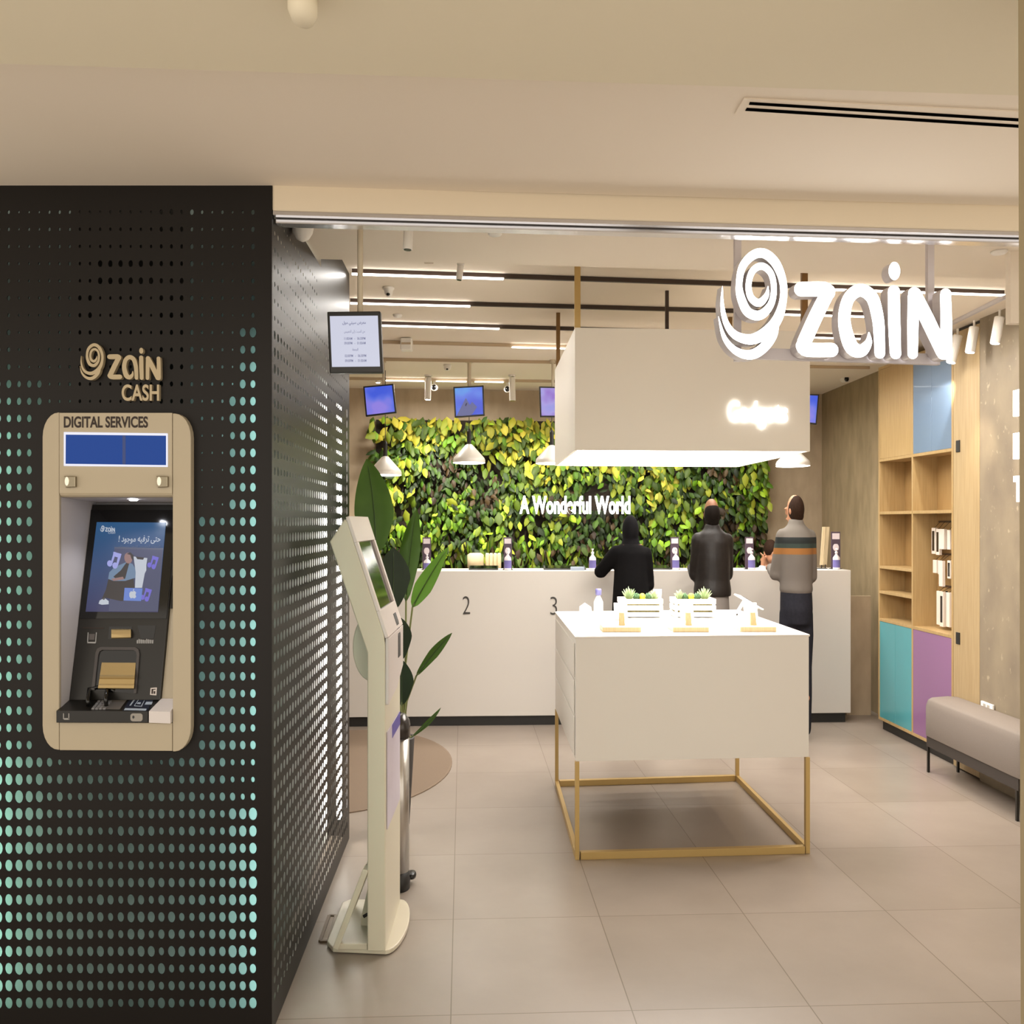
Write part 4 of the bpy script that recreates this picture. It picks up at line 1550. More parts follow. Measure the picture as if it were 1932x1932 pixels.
door(yl0, yl1, ZK + .021, .784, 'teal', 2)
door(yr0, yr1, ZK + .021, .784, 'purple')
door(yl0, yl1, 1.956, ZT2 - .021, 'oak')
door(yr0, yr1, 1.956, ZT2 - .021, 'blue', 2)
MB().prism([(xs(ya0) + .03, ya0 + .01), (XB, ya0 + .01), (XB, ya1 - .01), (xs(ya1) + .03, ya1 - .01)], 0, ZK - .001).build('kick', M['dark'], su_)
for yy in (6.45, 6.46):
    pass
MB().box(XB - .012, XB - .0015, 6.40, 6.41, 1.01, 1.05).build('latch', M['dark'], su_)

dr = thing('oak_door', 'tall pale oak door panel with two dark pulls beside the shelf unit', 'door', (2.72, 5.85, 0))
MB().prism([(xs(5.695), 5.695), (2.85, 5.695), (2.85, 6.005), (xs(6.005), 6.005)], .012, 2.655).build('panel', M['oakpale'], dr, bevel=.002)
MB().prism([(xs(5.695) + .02, 5.70), (2.85, 5.70), (2.85, 6.0), (xs(6.0) + .02, 6.0)], 2.656, ZC - .001).build('top_gap', M['dark'], dr)
for py in (842, 1204):
    z = PZ(py, 5.95)
    MB().prism([(xs(5.92) - .006, 5.92), (xs(5.92) + .002, 5.92), (xs(5.965) + .002, 5.965), (xs(5.965) - .006, 5.965)], z - .036, z + .036).build('pull', M['dark'], dr, bevel=.003)

be = thing('bench', 'grey upholstered bench on thin black legs in front of the oak door', 'bench', (2.6, 5.4, 0))
bxl = lambda y: 2.484 + (5.9 - y) * .04
m = MB()
ys_ = [4.88, 4.90, 4.95, 5.84, 5.89, 5.91]
prof_b = [(0, .215), (0, .40), (.012, .435), (.035, .448), (.13, .456), (.195, .45), (.212, .43), (.215, .40), (.215, .215)]
ring_ = []
for i, y in enumerate(ys_):
    s_ = (.9, .97, 1, 1, .97, .9)[i]
    ring_.append([Vector((bxl(y) + .1 + (x - .1) * s_, y, .215 + (z - .215) * (s_ if i in (0, 5) else 1))) for x, z in prof_b])
m.rings(ring_)
m.build('seat', M['fabric'], be, smooth=True, bevel=.006)
MB().prism([(bxl(4.90) + .006, 4.90), (2.70, 4.90), (2.70, 5.89), (bxl(5.89) + .006, 5.89)], .155, .2145).build('frame', mat('dark_bench_apron', '3a332e', .7), be)
for y in (4.92, 5.88):
    for dx in (.012, .19):
        m = MB()
        m.box(bxl(y) + dx - .006, bxl(y) + dx + .006, y - .008, y + .008, 0, .1545)
        m.build('leg', M['black'], be)

m = MB()
m.box(2.705, 2.716, 5.52, 5.66, .43, .47)
so = thing('wall_socket', 'white double wall socket low on the concrete wall above the bench', 'socket', (2.71, 5.6, .45))
m.box(2.7165, 2.7168, 5.5, 5.5, .45, .45) if 0 else None
m.build('plate', M['pure'], so, bevel=.002)
m = MB()
for y in (5.555, 5.60):
    m.box(2.7035, 2.7052, y, y + .028, .44, .46)
m.build('outlets', mat('socket_outlet_grey', 'b8b0a4', .5), so)  # outlet faces in a grey darker than the plate

# lit letters standing on the near part of the right wall
XW = 2.715


def wall_letter(label, parts_, name='lit_letter'):
    m = MB()
    for y0, y1, p0, p1 in parts_:
        m.box(XW + .012 - .055, XW + .012 - .012, y0, y1, p0, p1)
    return m


Yw = lambda px: XW * F / (px - CX)
t = thing('wall_letters', 'column of glowing white letters on the concrete wall at the right edge', 'sign', (XW - .02, 5.3, 1.6))
yA, yB, yC_ = 5.375, 5.28, 5.10
zz = lambda py: PZ(py, 5.22)
shapes = [[(5.14, 5.246, zz(785), zz(736))],
          [(5.204, 5.246, zz(866), zz(817)), (5.14, 5.2039, zz(846), zz(817))],
          [(5.14, 5.243, zz(909), zz(898)), (5.14, 5.212, zz(947), zz(9085 / 10))]]
for parts_ in shapes:
    m = MB()
    for y0, y1, p0, p1 in parts_:
        m.box(XW - .035, XW - .012, y0, y1, p0, p1)
    m.build('letter', M['glowhalo'], t)
m = MB()
m.box(XW - .0115, XW + .004, 5.16, 5.20, zz(955), zz(730))
m.build('mounting_rail', M['alu'], t)

# ================================================================== HANGING MONITORS
sc1 = screen_material('lit_blue_violet_picture', '4060e8', '6a7cf0', '9a8af0', .8, 5, 1.0)
sc3 = screen_material('lit_lilac_picture', '8fa0ee', 'b3a8ee', '9a6ad0', .8, 5, 4.0)


def monitor(label, corners, Y, pole, smat, group, bez=(.05, .05, .05, .05), zc=ZC, thick=.03):
    """corners: four pixel corners, clockwise from upper left"""
    C = [P(x, y, Y) for x, y in corners]
    ctr = sum(C, Vector()) / 4
    t = thing('hanging_monitor', label, 'monitor', tuple(ctr), group)
    MB().extr(C, (0, thick, 0)).build('housing', M['black'], t, bevel=.003)

    def q(u, v): return (C[0] * (1 - u) + C[1] * u) * (1 - v) + (C[3] * (1 - u) + C[2] * u) * v
    l, tp, r, b = bez
    s = MB().extr([p + Vector((0, -.002, 0)) for p in (q(l, tp), q(1 - r, tp), q(1 - r, 1 - b), q(l, 1 - b))], (0, .0025, 0)).build('screen', smat, t)
    px, w, cone = pole
    x = PX(px, Y)
    m = MB()
    rw = w * Y / F / 2
    top = zc - .001
    prof = [(rw * 2.4, top), (rw * 2.3, top - .02), (rw, top - .05 if cone else top - .022), (rw, ctr.z + .02)]
    m.lathe(prof[::-1], (x, Y + thick + rw, 0), 16)
    m.build('pole', mat_pole, t, smooth=False)
    MB().box(x - .02, x + .02, Y + thick - .004, Y + thick + rw, ctr.z - .03, ctr.z + .03).build('bracket', M['black'], t)
    return t, s, q


mat_pole = mat('pole_beige_paint', 'c9bba2', .5)
t, s, q = monitor('white opening-hours screen hanging from the entrance ceiling', [(617, 588), (717.5, 587), (722.5, 703), (622, 704)], 3.13, (676, 11, True), M['screenwhite'], None, (.05, .075, .05, .10), ZS)
for body, y, w, h, off in (('\ufedd\ufeee\ufee3 \ufef2\ufe98\ufef4\ufeb3 \ufebd\ufeae\ufecc\ufee3', .235, .44, .075, .02), ('\ufeb2\ufef4\ufee4\ufea8\ufedf\ufe8d \ufef0\ufedf\ufe87 \ufe96\ufe92\ufeb4\ufedf\ufe8d \ufee6\ufee3', .365, .39, .06, 0),
                          ('11:00AM   -   06:30PM', .465, .40, .042, .012), ('09:00PM   -   01:00AM', .54, .40, .042, .012), ('\ufe94\ufecc\ufee4\ufea0\ufedf\ufe8d', .65, .11, .05, .012),
                          ('02:00PM   -   06:30PM', .745, .40, .042, .012), ('09:00PM   -   01:00AM', .825, .40, .042, .012)):
    a, b = q(.5 - w / 2, y), q(.5 + w / 2, y)
    U = (b - a)
    V = Vector((0, 0, 1))
    text_mb(body, a + Vector((0, -.0026, 0)), U, V, U.length, h * .2, .0004, off).build('lettering', M['screentext'], s)
GMON = 'hanging monitors over the counter'
monitor('blue hanging monitor leftmost over the counter, above the plant leaves', [(685, 729), (742, 724), (748, 779), (690, 786)], 7.09, (722, 4.5, False), sc1, None)
t, s, q = monitor('hanging monitor showing a grey phone on blue, above the pendant lamp', [(855, 730), (912.5, 727), (914.5, 784), (858, 788)], 7.09, (885, 7, False), screen_material('lit_azure_picture', '3f58e0', '5a80f0', '58b0f4', .8, 4, 2.0), None)
m = MB()
m.extr([q(u, v) + Vector((0, -.0028, 0)) for u, v in ((.06, .95), (.40, .38), (.52, .62), (.22, .96))], (0, .0004, 0))
m.extr([q(u, v) + Vector((0, -.0032, 0)) for u, v in ((.22, .96), (.52, .62), (.60, .52), (.76, .70), (.60, .92), (.52, .96))], (0, .0004, 0))
m.build('picture_phone', mat('lit_phone_picture', '5c5f8c', .3, emit=.7, ecol='6a6ea4'), s)
m = MB()
m.extr([q(u, v) + Vector((0, -.0036, 0)) for u, v in ((.36, .62), (.41, .54), (.44, .57), (.39, .66))], (0, .0004, 0))
m.build('picture_camera', mat('lit_phone_camera', '2c2c50', .3, emit=.4, ecol='2c2c58'), s)
monitor('lilac hanging monitor half hidden behind the left end of the sign box', [(1017, 729), (1074, 730), (1075, 787), (1019, 787)], 7.09, (1043, 4.5, False), sc3, None)
monitor('blue hanging monitor peeking out past the right end of the sign box', [(1490, 741), (1546, 744), (1541, 801), (1486, 796)], 7.25, (1520, 4.5, False), sc1, None)


# ================================================================== PENDANT LAMPS OVER THE COUNTER
def pendant(label, px, ytop, ybot, Y=7.62):
    s = Y / F
    x, zt_, zb_ = PX(px, Y), PZ(ytop, Y), PZ(ybot, Y)
    t = thing('pendant_lamp', label, 'pendant lamp', (x, Y, zb_))
    r = 30.5 * s
    MB().lathe([(r * .99, zb_ + .002), (r, zb_ + .022), (r * .95, zb_ + .04), (r * .22, zt_ - .006), (r * .12, zt_)], (x, Y, 0), 32, sy=1.4, cap=False).build('shade', M['white'], t, smooth=True)
    MB().lathe([(r * .97, zb_ + .001), (r * .97, zb_ + .018)], (x, Y, 0), 32, sy=1.4).build('diffuser', M['lampin'], t)
    MB().lathe([(.016, zt_ - .002), (.016, zt_ + .10), (.006, zt_ + .12)], (x, Y, 0), 12).build('socket', M['dark'], t)
    lamp('pendant_light', 'SPOT', (x, Y, zb_ - .004), (x, Y, 0), 14, (1.0, .95, .88), .06, spot=150, blend=.6)
    MB().lathe([(.0028, zt_ + .1201), (.0028, ZC - .001)], (x, Y, 0), 6).build('cord', M['dark'], t)


pendant('white cone pendant lamp leftmost, partly behind the big plant leaf', 727, 861, 897)
pendant('white cone pendant lamp hanging below the phone picture monitor', 885, 838, 874)
pendant('white cone pendant lamp cut off by the left end of the sign box', 1041, 840, 875)
pendant('white cone pendant lamp showing below the right end of the sign box', 1496, 846, 880)


# ================================================================== CEILING FITTINGS
def spot_head(label, top, bot, Y, w, zc, lit=True, Yb=None, group=None, base=True):
    """cylinder spotlight from pixel top to pixel bottom, hung from the ceiling at zc"""
    a, b = P(*top, Y), P(*bot, Yb or Y)
    r = w * Y / F / 2
    t = thing('spotlight', label, 'spotlight', (a.x, a.y, zc), group)
    ax = (b - a)
    MB().tube([a, a + ax * .02, b - ax * .02, b], [r * .9, r, r, r * .96], 18).build('body', M['white'], t, smooth=False)
    MB().tube([b - ax * .01, b + ax.normalized() * .002], r * .8, 16).build('lens', M['led'] if lit else M['smoke'], t)
    m = MB()
    m.lathe([(r * .25, a.z - .005), (r * .25, zc - .012)], (a.x, a.y, 0), 8) if zc - .012 > a.z else None
    if base:
        m.lathe([(r * 1.1, zc - .014), (r * 1.2, zc - .001)], (a.x, a.y, 0), 14)
    if m.v:
        m.build('mount', M['white'], t)
    return t, a, b, ax.normalized()


# right-hand track with three heads
tr = thing('spotlight_track', 'white ceiling track carrying the three spotlights near the oak door', 'spotlight track', (2.60, 5.7, ZC))
ta, tbb = CE(1896, 560, ZC - .01), CE(1792, 612, ZC - .01)
MB().bar((ta[0], ta[1], ZC - .0105), (tbb[0], tbb[1], ZC - .0105), .018, .019).build('rail', M['return'], tr)
heads = []
for lab, top, bot, Y in (('white cylinder spotlight nearest the pillar, on the right-hand track', (1886, 598), (1877, 648), 5.30),
                         ('white cylinder spotlight in the middle of the right-hand track', (1838, 617), (1830, 665), 5.58),
                         ('white cylinder spotlight right behind the last sign letter', (1807, 633), (1794, 684), 5.82)):
    heads.append(spot_head(lab, top, bot, Y, 18, ZC - .02, base=False))
spot_head('small white spotlight on a stem just behind the entrance lintel', (771, 430), (769, 471), 3.18, 18, ZS, lit=False)
spot_head('small white spotlight hanging just past the soffit edge', (869, 501), (866, 528), 4.45, 12, ZC, lit=False)
sA = spot_head('white spotlight by the back wall, between the two left monitors', (808, 712), (807, 754), 7.86, 12, ZC)
sB = spot_head('white spotlight by the back wall, left of the lilac monitor', (966, 712), (967, 756), 7.86, 12, ZC, lit=False)
spot_head('round lit spotlight just above the leftmost blue monitor', (713, 712), (713, 722), 8.05, 9, ZC)


def fitting(name, label, cat, prof, px, Y, mm, zc, sx=1.0, lens=None):
    x = PX(px, Y)
    t = thing(name, label, cat, (x, Y, zc))
    MB().lathe(prof, (x, Y, zc), 24, sx=sx).build('housing', M[mm], t, smooth=True)
    if lens:
        MB().ball((x + lens[0], Y + lens[1], zc + lens[2]), lens[3], lens[3], lens[3] * .8, 12, 7).build('lens', M['smoke'], t, smooth=True)
    return t


fitting('security_camera', 'large white egg-shaped camera housing beside the black wall top', 'camera', [(.004, -.088), (.020, -.080), (.032, -.06), (.038, -.03), (.038, -.001)], 571, 3.19, 'white', ZS)
fitting('ceiling_sensor', 'flat round white sensor on the entrance soffit, left part', 'sensor', [(.022, -.012), (.027, -.008), (.028, -.001)], 934, 3.38, 'white', ZS, sx=.9)
fitting('ceiling_speaker', 'flat round white speaker on the entrance soffit near the pillar', 'speaker', [(.026, -.010), (.031, -.006), (.033, -.001)], 1885, 3.62, 'white', ZS, sx=.9)
fitting('dome_camera', 'small white dome camera on the ceiling between the first light lines', 'camera', [(.010, -.048), (.022, -.035), (.026, -.015), (.034, -.008), (.034, -.001)], 733, 4.93, 'white', ZC, sx=.85, lens=(0, -.016, -.038, .010))
fitting('smoke_detector', 'small round detector on the ceiling right of the opening-hours screen', 'detector', [(.022, -.014), (.026, -.006), (.026, -.001)], 750, 5.57, 'white', ZC)
fitting('dome_camera', 'tiny dome camera on the ceiling left of the phone picture monitor pole', 'camera', [(.012, -.045), (.024, -.035), (.028, -.012), (.030, -.001)], 844, 7.35, 'white', ZC, lens=(0, -.018, -.036, .009))
x = PX(766, 6.25)
t = thing('sensor_box', 'small square white box on the ceiling right of the opening-hours screen', 'sensor', (x, 6.25, ZC))  # box-shaped ceiling sensor
MB().box(x - .037, x + .037, 6.25, 6.33, ZC - .082, ZC - .003).build('housing', M['white'], t, bevel=.008)
MB().box(x - .03, x + .03, 6.246, 6.25, ZC - .047, ZC - .035).build('slot', M['trackpale'], t)
x = PX(808, 4.42)
tag(MB().box(x - .02, x + .02, 4.40, 4.46, ZC - .006, ZC - .001).build('ceiling_grille', M['trackpale']), 'tiny rectangular grille at the soffit edge above the first light line', 'grille')
for px, py, Y, lab in ((819, 731, 8.15, 'white bullet camera near the back wall, left of the phone picture monitor'), (957, 734, 8.25, 'white bullet camera near the back wall, right of the phone picture monitor'), (1597, 715, 8.0, 'white bullet camera where the right concrete wall meets the ceiling')):
    c = P(px, py, Y)
    t = thing('bullet_camera', lab, 'camera', (c.x, c.y, ZC))
    MB().tube([c + Vector((0, .08, .01)), c, c + Vector((0, -.004, 0))], [.028, .030, .026], 16).build('housing', M['white'], t)
    MB().ball(c + Vector((0, -.006, 0)), .019, .008, .024, 12, 7).build('lens', M['smoke'], t, smooth=True)
    MB().bar(c + Vector((0, .05, .02)), (c.x, c.y + .05, ZC - .001), .014).build('bracket', M['white'], t)
# smoke detector under the bulkhead, long slot vent in the mall ceiling
fitting('smoke_detector', 'round beige smoke detector on the corridor bulkhead above the black wall', 'detector', [(.012, -.055), (.030, -.050), (.040, -.035), (.040, -.012), (.026, -.010), (.026, -.001)], 571, 1.70, 'bulk', 2.42, sx=.62)
va = [CE(1404, 183, ZM), CE(1990, 211, ZM), CE(1990, 249, ZM), CE(1386, 213, ZM)]
vt = thing('slot_vent', 'long white slot air vent in the corridor ceiling', 'air vent', (.9, 2.37, ZM))
MB().prism(va[::-1], ZM - .004, ZM - .0005).build('frame', M['ceil'], vt)
for q4 in ([(1415, 189), (1985, 224), (1985, 229), (1413, 193.5)], [(1409, 200), (1985, 236), (1985, 241), (1406, 205)]):
    MB().prism([CE(x, y, ZM) for x, y in q4][::-1], ZM - .0055, ZM - .0041).build('slot', M['slot'], vt)


# ================================================================== THINGS ON THE DISPLAY TABLE
ZTT = .991


def TB(px, py):
    Y = F * (H - ZTT) / (py - HZ)
    return Vector((PX(px, Y), Y, ZTT))


def stand(label, px0, px1, pyf, phone_dx):
    a = TB(px0, pyf)
    w = (px1 - px0) * a.y / F
    t = thing('phone_stand', label, 'phone stand', (a.x + w / 2, a.y + .08, ZTT))
    MB().box(a.x, a.x + w, a.y, a.y + .17, ZTT + .0005, ZTT + .0235).build('tray', M['block'], t, bevel=.002)
    cx_ = a.x + w * phone_dx
    m = MB()
    m.extr([(cx_ - .014, a.y + .075, ZTT + .024), (cx_ + .014, a.y + .075, ZTT + .024), (cx_ + .011, a.y + .09, ZTT + .082), (cx_ - .011, a.y + .09, ZTT + .082)], (0, .02, .002))
    m.build('upright', M['block'], t, bevel=.001)
    p = thing('phone', label.replace('wooden tray stand', 'white phone propped on the wooden tray stand'), 'phone', (cx_, a.y + .12, ZTT + .06))
    m = MB()
    m.extr([(cx_ - .032, a.y + .112, ZTT + .045), (cx_ + .032, a.y + .112, ZTT + .045), (cx_ + .032, a.y + .148, ZTT + .125), (cx_ - .032, a.y + .148, ZTT + .125)], (0, .007, -.003))
    m.build('body', M['pure'], p, bevel=.002)
    MB().extr([(cx_ - .028, a.y + .1205, ZTT + .05), (cx_ + .028, a.y + .1205, ZTT + .05), (cx_ + .028, a.y + .1545, ZTT + .12), (cx_ - .028, a.y + .1545, ZTT + .12)], (0, .001, -.0004)).build('screen', M['gloss'], p)


stand('wooden tray stand leftmost at the front edge of the table', 1137, 1210, 1193, .55)
stand('wooden tray stand in the middle of the table front edge', 1270, 1338, 1193, .52)
stand('wooden tray stand rightmost at the front edge of the table', 1397, 1465, 1192.5, .48)

succ = leaf_material('succulent_green', '6f8f5a', 'b9c79a')
succd = leaf_material('succulent_dark_green', '3f5c40', '6c8a64')
yell = mat('yellow_cactus_ball', 'd8cf3a', .6, bump=.4, nscale=200)


def crate(label, px0, px1, pyb, mirror):
    a = TB(px0, pyb)
    s = a.y / F
    w, hh_, dd = (px1 - px0) * s, .098, .17
    t = thing('planter_crate', label, 'planter', (a.x + w / 2, a.y + dd / 2, ZTT))
    for x in (a.x, a.x + w - .014):
        for y in (a.y + .006, a.y + dd - .02):
            MB().box(x, x + .014, y, y + .014, ZTT + .0005, ZTT + hh_).build('corner_post', M['pure'], t, bevel=.001)
    zs_ = ((.006, .030), (.040, .066), (.074, .100))
    for z0, z1 in zs_:
        MB().box(a.x - .003, a.x + w + .003, a.y, a.y + .006, ZTT + z0, ZTT + z1).build('slat', M['pure'], t, bevel=.001)
        MB().box(a.x - .003, a.x + w + .003, a.y + dd - .006, a.y + dd, ZTT + z0, ZTT + z1).build('slat', M['pure'], t, bevel=.001)
        MB().box(a.x - .003, a.x + .003, a.y + .006, a.y + dd - .006, ZTT + z0, ZTT + z1).build('slat', M['pure'], t, bevel=.001)
        MB().box(a.x + w - .003, a.x + w + .003, a.y + .006, a.y + dd - .006, ZTT + z0, ZTT + z1).build('slat', M['pure'], t, bevel=.001)
    MB().box(a.x + .015, a.x + w - .015, a.y + .02, a.y + dd - .021, ZTT + .004, ZTT + .088).build('soil', mat('dry_moss', '8d8458', .95, noise=.3, nscale=80), t)
    rr = random.Random(5)
    us_ = [.22, .40, .55, .70, .84]
    if mirror:
        us_ = [1 - u for u in us_]
    for u, kind in zip(us_, ('spike', 'rosette', 'ball', 'rosette', 'spike2')):
        c = Vector((a.x + w * u, a.y + dd * .4, ZTT + .088))
        m = MB()
        if kind == 'ball':
            m.ball(c + Vector((0, 0, .018)), .017, .02, .022, 12, 8)
            m.build('cactus_ball', yell, t, smooth=True)
            continue
        n = {'spike': 22, 'spike2': 15, 'rosette': 24}[kind]
        for i in range(n):
            an = i * 2.4
            el = (.35 + .65 * (i / n)) * math.pi / 2
            L_ = {'spike': .066, 'spike2': .052, 'rosette': .036}[kind] * rr.uniform(.85, 1.1)
            d = Vector((math.cos(an) * math.cos(el) * .75, math.sin(an) * math.cos(el), math.sin(el)))
            wd_ = .0052 if kind != 'rosette' else .0075
            m.tube([c, c + d * L_ * .4, c + d * L_ * .8 + Vector((0, 0, .003)), c + d * L_ + Vector((0, 0, .005))], [wd_ * .7, wd_, wd_ * .6, .0006], 6)
        m.build('succulent', succ if kind != 'rosette' else succd, t, smooth=True)


crate('white slatted planter crate of succulents in front of the person in black', 1172, 1250, 1166, False)
crate('white slatted planter crate of succulents in front of the person in the leather jacket', 1274, 1350, 1166, True)

# white card, paper bag, bottle, box, tablet
a = TB(1238, 1158)
c = thing('card_holder', 'small white card holder standing behind the left planter crate', 'card holder', tuple(a))
MB().extr([(a.x - .022, a.y, ZTT + .001), (a.x + .024, a.y, ZTT + .001), (a.x + .034, a.y + .02, ZTT + .135), (a.x - .012, a.y + .02, ZTT + .135)], (0, .004, 0)).build('card', M['pure'], c)
MB().box(a.x - .026, a.x + .028, a.y - .015, a.y - .001, ZTT + .0005, ZTT + .006).build('foot', M['pure'], c)


def sanitizer(label, base, h=.16, r=.026, group=None, capm='bottle'):
    t = thing('sanitizer_bottle', label, 'bottle', tuple(base), group)
    b = Vector(base)
    MB().lathe([(r * .9, .0005), (r, .006), (r, h * .52), (r * .92, h * .58), (r * .35, h * .70), (r * .3, h * .76)], b, 20).build('body', M['bottle'], t, smooth=True)
    MB().lathe([(r * 1.012, h * .10), (r * 1.012, h * .46)], b, 20, cap=False).build('label', M['blabel'], t)
    m = MB()
    m.lathe([(r * .42, h * .765), (r * .42, h * .84), (r * .18, h * .86), (r * .18, h * .95), (r * .34, h * .96), (r * .34, h)], b, 14)
    m.bar(b + Vector((0, 0, h * .975)), b + Vector((0, -r * 1.4, h * .965)), r * .3)
    m.build('pump', M[capm], t)
    return t


a = TB(1129, 1160)
t = thing('spray_bottle', 'white bottle with purple cap at the far left corner of the table', 'bottle', tuple(a))
MB().lathe([(.024, .0005), (.026, .01), (.026, .07), (.012, .10), (.011, .108)], a, 18).build('body', M['pure'], t, smooth=True)
MB().lathe([(.016, .1085), (.017, .135), (.015, .143)], a, 16).build('cap', M['cap'], t, smooth=True)
a = TB(1106, 1164)
t = thing('folded_card', 'white folded tent card left of the purple-capped bottle', 'card', tuple(a))
m = MB()
m.extr([(a.x - .035, a.y, ZTT + .001), (a.x - .033, a.y, ZTT + .052), (a.x - .004, a.y, ZTT + .072), (a.x + .028, a.y, ZTT + .05), (a.x + .03, a.y, ZTT + .001)], (0, .05, 0))
m.build('body', M['pure'], t, bevel=.001)
a = TB(1092, 1166)
tag(MB().box(a.x - .02, a.x + .03, a.y - .05, a.y + .02, ZTT + .0005, ZTT + .018).build('phone_box', M['pure'], bevel=.002), 'flat white box near the left edge of the table top', 'box')
a = TB(1416, 1163)
t = thing('tablet_stand', 'white tablet tilted on an angled stand at the far right of the table', 'tablet stand', tuple(a))
p0_, p1_ = P(1396, 1126, a.y), P(1440, 1152, a.y)
d_ = (p1_ - p0_)
n_ = Vector((-d_.z, 0, d_.x)).normalized()
MB().extr([p0_, p1_, p1_ + n_ * .009, p0_ + n_ * .009], (0, .15, 0)).build('tablet', M['pure'], t, bevel=.002)
MB().extr([p0_ + n_ * .0095 + d_ * .06, p1_ + n_ * .0095 - d_ * .06, p1_ + n_ * .0105 - d_ * .06, p0_ + n_ * .0105 + d_ * .06], (0, .14, 0)).build('screen', M['gloss'], t)
m = MB()
m.bar(P(1404, 1133, a.y + .05), (PX(1392, a.y), a.y + .05, ZTT + .002), .010, .03, up=(0, 1, 0))
m.bar((PX(1392, a.y), a.y + .05, ZTT + .0065), (PX(1432, a.y), a.y + .05, ZTT + .0065), .03, .010)
m.bar(P(1428, 1146, a.y + .05), (PX(1424, a.y), a.y + .05, ZTT + .012), .012, .03, up=(0, 1, 0))
m.build('bracket', M['pure'], t)

# ================================================================== THINGS ON AND BEHIND THE COUNTER
ZCT = 1.1405


def CT(px, d=.12):
    # point on the counter top d metres behind its front edge
    k = (px - CX) / F
    Y = (7.17 + d + .0445 * 1.2) / (1 - .0445 * k)
    return Vector((k * Y, Y, ZCT))


def sign_card(label, px, h=.245, w=.064, d=.20):
    b = CT(px, d)
    t = thing('counter_sign', label, 'sign', tuple(b))
    MB().box(b.x - w / 2, b.x + w / 2, b.y, b.y + .012, ZCT, ZCT + h).build('panel', M['cardpurple'], t, bevel=.002)
    MB().box(b.x - w * .40, b.x + w * .40, b.y - .001, b.y + .0005, ZCT + h * .80, ZCT + h * .96).build('printed_header', M['cardpale'], t)
    MB().ball((b.x, b.y - .001, ZCT + h * .58), w * .33, .002, w * .42, 14, 7).build('printed_mark', M['cardpale'], t)
    MB().box(b.x - w * .6, b.x + w * .6, b.y - .02, b.y + .03, ZCT - .0003, ZCT + .004).build('foot', M['dark'], t)
    return t


sign_card('plum counter sign half hidden by the plant leaf at the counter left end', 805)
sign_card('plum counter sign with pale header standing between counter numbers two and three', 958)
sign_card('plum counter sign between the person in black and the person in the leather jacket', 1273)
sign_card('plum counter sign just right of the person in the leather jacket', 1414)
sign_card('plum counter sign at the right end of the counter', 1577, .285, .07)
sanitizer('pump bottle before the plum sign between counter numbers two and three', CT(958, .10))
sanitizer('pump bottle standing alone left of the person in black', CT(1118, .10))
sanitizer('pump bottle to the right of the person in black on the counter', CT(1275, .10))
sanitizer('pump bottle right of the person in the leather jacket on the counter', CT(1418, .10))
sanitizer('pump bottle at the right end of the counter beside the tall boards', CT(1578, .10))
sanitizer('pump bottle half hidden by the plant leaf at the counter left end', CT(806, .10), .12)
b = CT(1545, .25)
t = thing('display_board', 'pair of tall pale boards on black legs right of the striped sweater', 'display board', tuple(b))
for dx in (0, 13):
    m = MB()
    m.extr([P(1547 + dx * .55, 1066, b.y + dx * .002), P(1553 + dx * .55, 1066, b.y + dx * .002), P(1558 + dx * .55, 994, b.y + .03), P(1552 + dx * .55, 994, b.y + .03)], (0, .008, 0))
    m.build('board', M['cream'], t)
    m = MB()
    m.bar(P(1550 + dx * .55, 1065, b.y + .004), (P(1550 + dx * .55, 1065, b.y).x, b.y + .004, ZCT), .006)
    m.build('leg', M['dark'], t)
MB().box(b.x - .025, b.x + .06, b.y - .02, b.y + .03, ZCT - .0003, ZCT + .004).build('foot', M['dark'], t)
for px, w, d, lab in ((1066, .32, .16, 'low black desk tablet lying on the counter left of the person in black'), (1247, .15, .16, 'low black desk tablet lying on the counter right of the person in black'), (912, .22, .16, 'low black desk tablet lying on the counter below the cream chair backs')):
    b = CT(px, d)
    t = thing('desk_tablet', lab, 'tablet', tuple(b))
    m = MB()
    m.extr([(b.x - w / 2, b.y, ZCT), (b.x - w / 2, b.y + .16, ZCT), (b.x - w / 2, b.y + .16, ZCT + .026), (b.x - w / 2, b.y, ZCT + .008)], (w, 0, 0))
    m.build('body', M['black'], t, bevel=.002)
    m = MB()
    m.extr([(b.x - w * .46, b.y + .01, ZCT + .0095), (b.x - w * .46, b.y + .15, ZCT + .0255), (b.x - w * .46, b.y + .15, ZCT + .0262), (b.x - w * .46, b.y + .01, ZCT + .0102)], (w * .92, 0, 0))
    m.build('screen', M['gloss'], t)
b = CT(1090, .06)
tag(MB().box(b.x - .05, b.x + .05, b.y, b.y + .07, ZCT, ZCT + .024).build('paper_stack', M['paper'], bevel=.002), 'small stack of blue-grey paper on the counter left of the person in black', 'paper')


